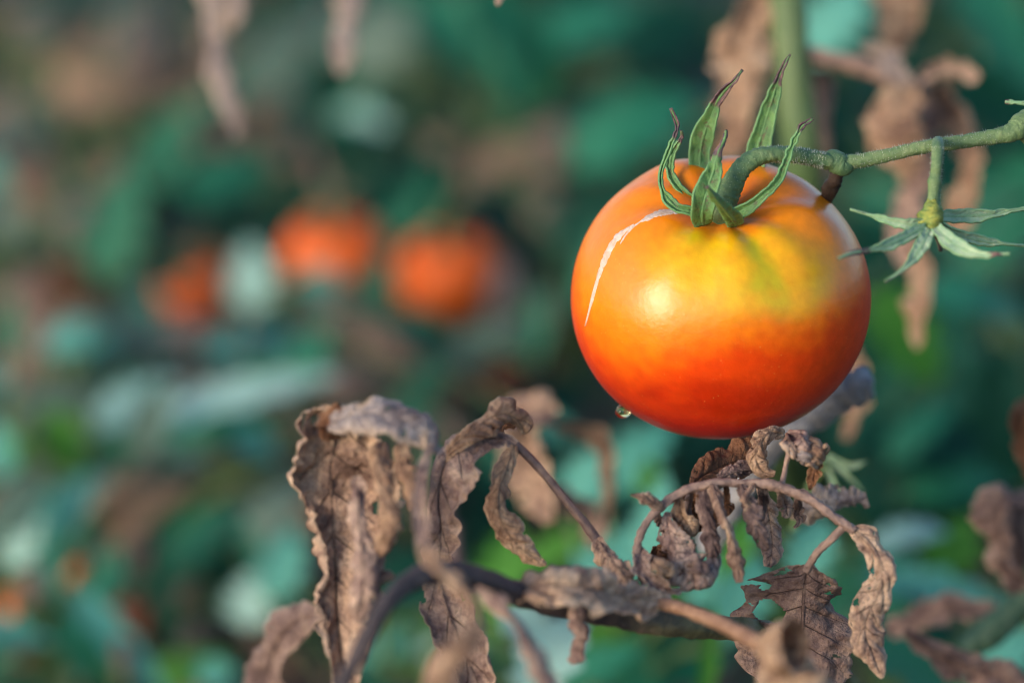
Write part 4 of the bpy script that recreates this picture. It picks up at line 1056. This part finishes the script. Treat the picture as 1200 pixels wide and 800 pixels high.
# named ones
pa = plant('front_left', 'low pale sage green plant with arched leaf at left, below the three orange tomatoes', 170, 1.42, 500, .09, 5, 26, .050, PALE)
pb = plant('bottom_left', 'bluish green low plant in the bottom left corner', 90, 1.30, 690, .08, 5, 26, .045, MIX)
pc = plant('fruiting', 'tomato plant bearing three blurred orange tomatoes', 380, 1.80, 290, .12, 6, 26, .055, MIX)
pd = plant('centre_low', 'bright green low plant seen between the dried leaves at bottom centre', 640, 1.10, 740, .07, 4, 14, .04, [('leaf_mid', 2), ('leaf_bright', 2)])
pe = plant('right_low', 'dark teal plant with pale broad leaves at the lower right', 1100, 1.18, 600, .09, 5, 20, .05, DARK)
pf = plant('brown_left', 'half withered brownish plant at the far left', 60, 1.9, 250, .10, 5, 26, .05, BROWN)
pg = plant('right_tall', 'tall deep green plant filling the right side behind the spent flower', 1120, 1.6, 120, .15, 7, 70, .075, DARK)
ph = plant('upper_mid', 'green plant with long slanting leaves behind the top of the calyx', 690, 1.9, 60, .12, 6, 36, .065, DARK)
pi_ = plant('upper_left', 'half dried plant in the upper left corner', 150, 2.2, -40, .14, 6, 40, .06, BROWN)
# the rest of the bed
plant('low_mid', 'brownish half withered low plant between the orange tomatoes and the hooked dry leaf', 480, 1.62, 480, .10, 5, 22, .05, BROWN)
plant('low_right', 'dark green low plant directly below and behind the ripening tomato', 790, 1.55, 440, .12, 5, 30, .06, DARK)
plant('low_far_right', 'dark green plant between the ripening tomato and the lower right withered leaves', 1000, 1.5, 380, .12, 6, 36, .07, DARK)
plant('right_edge', 'dense dark green plant behind the right edge of the bed', 1270, 1.4, 260, .14, 6, 40, .07, DARK)
plant('left_edge', 'green plant at the left edge beside the pale sage plant', -70, 1.6, 430, .12, 5, 24, .05, MIX)
FARL = 'dark green plant of the farthest blurred rows at the back of the bed'
for (px, d, tp_, sp, nl, kinds) in [
    (860, 2.0, 120, .15, 44, DARK), (540, 2.1, 150, .15, 44, DARK), (300, 2.2, 130, .15, 40, DARK), (-60, 2.1, 160, .15, 36, MIX), (1080, 2.2, 20, .16, 50, DARK), (1320, 2.0, 40, .16, 44, DARK),
    (420, 2.7, -20, .2, 60, DARK), (700, 2.8, -40, .2, 60, DARK), (960, 2.8, -60, .2, 60, DARK), (1220, 2.7, -60, .2, 60, DARK), (150, 2.8, -30, .2, 50, MIX), (-100, 2.7, -20, .2, 50, DARK),
    (300, 3.6, -160, .25, 60, DARK), (620, 3.7, -180, .25, 60, DARK), (920, 3.7, -180, .25, 60, DARK), (1220, 3.6, -160, .25, 60, DARK), (-20, 3.6, -160, .25, 60, DARK)]:
    plant(len(plants), FARL, px, d, tp_, sp, 6, nl, .075, kinds, 'plants in the bed behind')

# leaves the picture shows as separate blobs: px, py, depth, angle, length, width, material, facing
FT = [
 (pa, 282, 465, 1.36, 16, 250, 62, 'leaf_mint', .45), (pa, 160, 470, 1.42, 35, 130, 60, 'leaf_mint', .2), (pa, 55, 470, 1.45, 35, 120, 70, 'leaf_grey', .4), (pa, 100, 392, 1.5, 20, 120, 66, 'leaf_sage', .2),
 (pa, 170, 395, 1.5, -20, 110, 60, 'leaf_grey', .25), (pa, 75, 520, 1.40, -65, 100, 44, 'leaf_bright', .7), (pa, 165, 560, 1.42, 10, 120, 46, 'dried', .4), (pa, 285, 510, 1.42, -35, 120, 50, 'leaf_sage', .5),
 (pa, 230, 395, 1.55, 30, 130, 60, 'dried_grey', .4), (pa, 300, 395, 1.55, 25, 150, 60, 'leaf_sage', .35), (pa, 260, 500, 1.38, 20, 160, 40, 'leaf_mid', .6), (pa, 10, 545, 1.4, -40, 100, 60, 'dried_tan', .5),
 (pb, 20, 590, 1.30, 50, 120, 60, 'leaf_grey', .2), (pb, 80, 595, 1.32, 55, 110, 60, 'leaf_sage', .45), (pb, 235, 625, 1.34, 55, 130, 60, 'leaf_mid', .3), (pb, 180, 640, 1.36, 10, 130, 70, 'dried_mauve', .5),
 (pb, 270, 655, 1.34, 55, 100, 46, 'leaf_deep', .6), (pb, 295, 700, 1.28, 80, 80, 50, 'leaf_mint', .2), (pb, 138, 755, 1.24, -48, 190, 48, 'leaf_sage', .1), (pb, 100, 765, 1.26, -60, 120, 70, 'leaf_mid', .5),
 (pb, 222, 730, 1.3, 80, 100, 60, 'dried_grey', .5), (pb, 230, 785, 1.26, 20, 120, 60, 'leaf_bright', .7), (pb, 10, 740, 1.25, -10, 110, 40, 'leaf_sage', .1), (pb, 55, 640, 1.34, 30, 120, 70, 'leaf_mid', .6), (pb, 120, 690, 1.30, 60, 120, 60, 'leaf_mid', .5),
 (pc, 297, 325, 1.62, 85, 90, 56, 'leaf_mint', .5), (pc, 375, 345, 1.62, -70, 80, 46, 'leaf_sage', .5), (pc, 430, 370, 1.6, 5, 170, 66, 'dried_mauve', .5), (pc, 590, 330, 1.7, 80, 110, 60, 'dried_grey', .6),
 (pc, 575, 400, 1.55, 30, 130, 56, 'leaf_grey', .3), (pc, 485, 235, 1.9, 60, 130, 56, 'leaf_mid', .6), (pc, 440, 440, 1.5, 0, 180, 100, 'dried_mauve', .6), (pc, 520, 470, 1.5, 20, 150, 90, 'dried_mauve', .6), (pc, 510, 390, 1.55, -20, 120, 50, 'leaf_mid', .5), (pc, 360, 420, 1.5, 60, 100, 50, 'leaf_mid', .4),
 (pd, 588, 665, 1.05, 75, 120, 52, 'leaf_bright', .8), (pd, 485, 735, 1.25, 65, 150, 70, 'leaf_bright', .8), (pd, 450, 770, 1.3, 20, 120, 60, 'leaf_mid', .6), (pd, 490, 670, 1.1, 40, 130, 80, 'leaf_deep', .7), (pd, 650, 765, .86, 60, 150, 84, 'leaf_mint', .4), (pd, 620, 735, .88, -30, 90, 60, 'leaf_mint', .4),
 (pd, 735, 655, .98, 30, 150, 70, 'leaf_sage', .5), (pd, 770, 615, .95, 70, 130, 60, 'leaf_sage', .5), (pd, 850, 665, .94, 50, 140, 66, 'leaf_sage', .5), (pd, 862, 640, .93, 75, 90, 34, 'leaf_bright', .7), (pd, 600, 700, 1.1, 60, 120, 44, 'leaf_bright', .8), (pd, 660, 640, 1.1, 30, 120, 40, 'leaf_bright', .7), (pd, 720, 760, 1.0, -20, 130, 50, 'leaf_bright', .6), (pd, 780, 700, 1.0, 50, 100, 40, 'leaf_bright', .7), (pd, 800, 770, 1.0, 20, 220, 90, 'leaf_mid', .6), (pd, 745, 530, 1.05, 60, 130, 60, 'leaf_sage', .4), (pd, 763, 560, 1.0, 80, 60, 34, 'leaf_bright', .8),
 (pd, 830, 780, .9, 85, 160, 22, 'leaf_bright', .7), (pd, 870, 700, .92, 70, 120, 60, 'leaf_sage', .4), (pd, 700, 780, .95, 20, 120, 60, 'leaf_mid', .5), (pd, 690, 560, 1.05, 60, 90, 60, 'leaf_sage', .4), (pd, 950, 640, .92, 80, 90, 50, 'leaf_sage', .4),
 (pe, 1070, 622, 1.12, 25, 130, 44, 'leaf_mint', .15), (pe, 1095, 690, 1.12, -8, 190, 56, 'leaf_sage', .15), (pe, 1118, 640, 1.14, 60, 90, 60, 'leaf_bright', .8), (pe, 1080, 790, 1.05, -35, 220, 100, 'leaf_mid', .3), (pe, 1180, 770, 1.05, 40, 120, 60, 'leaf_sage', .3), (pe, 1010, 690, 1.15, 70, 160, 90, 'leaf_mid', .6),
 (pg, 1160, 350, 1.35, 0, 180, 80, 'leaf_mid', .4), (pg, 1175, 40, 1.5, -50, 200, 90, 'leaf_mid', .6), (pg, 980, 20, 1.5, 60, 130, 70, 'leaf_sage', .3), (pg, 1100, 450, 1.4, 60, 220, 130, 'leaf_deep', .6), (pg, 1060, 400, 1.35, -50, 160, 90, 'leaf_bright', .6), (pg, 1120, 560, 1.35, 20, 150, 60, 'leaf_mid', .6), (pg, 1080, 500, 1.33, 50, 130, 50, 'leaf_mid', .5), (pg, 1170, 500, 1.4, 80, 200, 120, 'leaf_deep', .5), (pg, 1080, 520, 1.35, 20, 180, 100, 'leaf_deep', .4),
 (pg, 1180, 250, 1.5, 50, 200, 110, 'leaf_mid', .5), (pg, 1170, 130, 1.5, -30, 200, 110, 'leaf_deep', .5),
 (ph, 745, 140, 1.65, 40, 210, 80, 'leaf_mid', .6), (ph, 620, 60, 1.7, -45, 240, 90, 'leaf_mid', .6), (ph, 640, 160, 1.9, 60, 130, 90, 'dried_mauve', .6), (ph, 700, 260, 1.7, 60, 150, 90, 'leaf_deep', .5), (ph, 690, 30, 1.9, 20, 160, 80, 'leaf_mid', .5), (ph, 790, 40, 1.8, 30, 160, 90, 'leaf_deep', .5), (ph, 440, 40, 1.9, 70, 120, 80, 'leaf_grey', .5), (ph, 510, 30, 2.0, -40, 150, 80, 'leaf_mid', .6),
 (pf, 45, 205, 1.85, 70, 110, 64, 'dried_tan', .6), (pf, 75, 300, 1.8, 80, 150, 90, 'dried_rust', .6), (pf, 140, 265, 1.8, 70, 150, 80, 'leaf_mid', .8), (pf, 30, 330, 1.8, 60, 120, 80, 'dried_mauve', .6), (pf, 95, 230, 1.8, 60, 90, 60, 'dried_grey', .5), (pf, 30, 400, 1.7, 70, 140, 80, 'dried_mauve', .6),
 (pc, 405, 350, 1.62, -60, 70, 40, 'dried_grey', .6), (pc, 440, 330, 1.66, 70, 80, 40, 'leaf_mid', .7), (pc, 235, 375, 1.6, 10, 130, 46, 'dried_grey', .5), (pc, 205, 310, 1.66, 75, 70, 30, 'leaf_deep', .7),
 (pc, 350, 460, 1.5, 15, 120, 60, 'dried_grey', .5), (pc, 470, 400, 1.5, -15, 130, 60, 'dried', .6), (pc, 420, 500, 1.46, 10, 130, 60, 'dried_mauve', .6), (pc, 545, 440, 1.5, 40, 90, 44, 'dried_rust', .6), (pc, 630, 380, 1.55, 60, 100, 50, 'leaf_grey', .6),
 (pb, 150, 585, 1.36, 15, 110, 40, 'dried_tan', .5), (pb, 60, 690, 1.3, -60, 90, 40, 'leaf_sage', .5), (pb, 320, 600, 1.3, 60, 130, 60, 'leaf_grey', .5), (pb, 200, 690, 1.3, 40, 100, 50, 'dried', .5), (pb, 330, 660, 1.26, 80, 100, 50, 'leaf_sage', .6), (pb, 30, 630, 1.3, 60, 90, 50, 'leaf_mint', .5),
 (pf, 20, 250, 1.85, 50, 100, 50, 'leaf_grey', .6), (pf, 100, 350, 1.8, 60, 110, 60, 'dried_mauve', .6), (pf, 0, 170, 1.9, 30, 110, 60, 'leaf_grey', .5),
 (pi_, 230, 100, 2.1, 60, 130, 60, 'dried', .6), (pi_, 80, 20, 2.1, 20, 140, 60, 'dried_mauve', .6), (pi_, 150, 30, 2.1, 70, 120, 50, 'leaf_grey', .6), (pi_, 310, 120, 2.1, 70, 140, 60, 'dried', .6), (pi_, 150, 225, 2.0, 60, 110, 50, 'dried_mauve', .6),
 (ph, 600, 170, 1.9, 40, 100, 60, 'dried', .6), (ph, 640, 230, 1.9, 70, 100, 50, 'dried_mauve', .6), (ph, 560, 60, 1.9, -50, 200, 60, 'leaf_mid', .7),
 (pi_, 110, 60, 2.1, 70, 200, 110, 'dried', .6), (pi_, 190, 70, 2.1, -50, 150, 90, 'dried_grey', .6), (pi_, 145, 175, 2.0, 45, 150, 70, 'dried', .6), (pi_, 40, 140, 2.1, 20, 150, 80, 'leaf_grey', .3), (pi_, 195, 170, 2.0, 60, 140, 60, 'leaf_mid', .6), (pi_, 330, 60, 2.0, 60, 150, 70, 'leaf_grey', .5), (pi_, 265, 210, 2.0, 10, 130, 70, 'leaf_mid', .7),
]
for j, (p, px, py, d, ang, L, W, kind, face) in enumerate(FT):
    dd = d - (0.12 if p in (pa, pb, pc, pe) else 0.2 if p in (pg, ph, pf, pi_) else 0.0)
    p.feature(px, py, dd, ang, L, W, kind, max(face, .45), depth=.15 * math.sin(j * 1.7), i=j)
r2 = random.Random(23)
for j in range(95):
    px, py = r2.uniform(-30, 660), r2.uniform(-20, 800)
    if py > 560:
        p, d = (pb, r2.uniform(1.10, 1.30))
    elif py > 380:
        p, d = (pa if px < 330 else pc, r2.uniform(1.22, 1.45))
    elif py > 220:
        p, d = (pf if px < 150 else pc, r2.uniform(1.62, 1.9))
    else:
        p, d = (pi_ if px < 360 else ph, r2.uniform(1.7, 2.1))
    if 170 < px < 600 and 225 < py < 395:
        continue
    kinds = ['leaf_sage', 'leaf_mid', 'leaf_grey', 'dried_mauve', 'dried_grey', 'leaf_bright', 'leaf_deep', 'dried', 'leaf_mint']
    wts = [3, 3, 2.5, 3, 1.5, .7, 2, 1.5, .8] if py > 380 else [1.2, 3, 2.5, 3.5, 1.5, .3, 3, 2, .3]
    p.feature(px, py, d, r2.uniform(0, 180), r2.uniform(45, 105), r2.uniform(22, 46), r2.choices(kinds, wts)[0], r2.uniform(.4, .8), r2.uniform(-.3, .3), j)
for j in range(34):
    px, py = r2.uniform(-20, 640), r2.uniform(-20, 780)
    if 170 < px < 600 and 225 < py < 385:
        continue
    p, d = (pb, 1.22) if py > 560 else (pa, 1.36) if (py > 380 and px < 330) else (pc, 1.44) if py > 380 else (pf, 1.75) if px < 200 and py > 150 else (pi_, 1.95) if px < 360 else (ph, 1.8)
    p.feature(px, py, d * r2.uniform(.95, 1.05), r2.uniform(20, 110), r2.uniform(90, 170), r2.uniform(18, 36), r2.choice(['dried_mauve', 'dried_grey', 'dried', 'leaf_mid', 'leaf_deep']), r2.uniform(.5, .8), r2.uniform(-.3, .3), j)
for p in plants.values():
    p.done()

# ------------------------------------------------------------------ tomatoes far behind
bv, bf = tomato_mesh('fruit', 40, 26, 1.0, .9, ribs=.8)
BFM = {}
def far_tomato(px, py, d, rpx, mat, label, tilt_x=20, group=None):
    r = rpx * PX(d)
    c = P(px, py, d)
    root = thing('tomato', label, 'tomato', c, group)
    rot = Matrix.Rotation(R(tilt_x), 3, 'X') @ Matrix.Rotation(R(px % 17 - 8), 3, 'Y')
    if mat not in BFM:
        mb = MB()
        mb.add(bv, bf)
        BFM[mat] = mb.mesh('fruit', M[mat])
    o = bpy.data.objects.new('fruit', BFM[mat])
    COL.objects.link(o)
    o.parent = root
    o.matrix_local = (rot @ Matrix.Scale(r, 3)).to_4x4()
    top = rot @ Vector((0, 0, .7 * r))
    mb = MB()
    tube(mb, [c + top, c + top + Vector((0, .1 * r, .5 * r)), c + top + Vector((.5 * r, .6 * r, .9 * r)), c + top + Vector((1.1 * r, 1.0 * r, .9 * r))], [.11 * r, .08 * r, .07 * r, .06 * r], n=7)
    part('pedicel', mb, M['pedicel'], root)
    for q in range(5):
        a = 2 * math.pi * q / 5 + px
        dv = rot @ Vector((math.cos(a), math.sin(a), .25))
        so = bpy.data.objects.new('sepal', proto_mesh('leaf_deep', 0))
        COL.objects.link(so)
        so.parent = root
        y = dv.normalized()
        z = (rot @ Vector((0, 0, 1)))
        z = (z - y * z.dot(y)).normalized()
        x = y.cross(z)
        mm = Matrix((x * r * .45, y * r * .8, z * r * .8)).transposed().to_4x4()
        mm.translation = top + z * .03 * r
        so.matrix_local = mm
far_tomato(394, 303, 1.64, 62, 'tomato_orange', 'middle one of the three blurred orange tomatoes in the background')
far_tomato(528, 325, 1.64, 64, 'tomato_orange', 'blurred orange tomato nearest to the ripening tomato, round and unobstructed')
far_tomato(232, 334, 1.74, 47, 'tomato_orange', 'blurred duller orange tomato left of a pale leaf')
far_tomato(32, 702, 1.30, 36, 'tomato_orange', 'blurred orange tomato low in the bottom left corner')
far_tomato(90, 668, 1.30, 19, 'tomato_orange', 'small dull orange tomato beside a larger one at bottom left')
far_tomato(165, 722, 1.24, 34, 'tomato_red', 'dark red blurred tomato above a slanting bluish leaf')
far_tomato(45, 772, 1.34, 24, 'tomato_red', 'small dark red tomato at the very bottom left')
far_tomato(594, 446, 1.60, 24, 'tomato_red', 'small reddish tomato half hidden behind the hooked dry leaf')
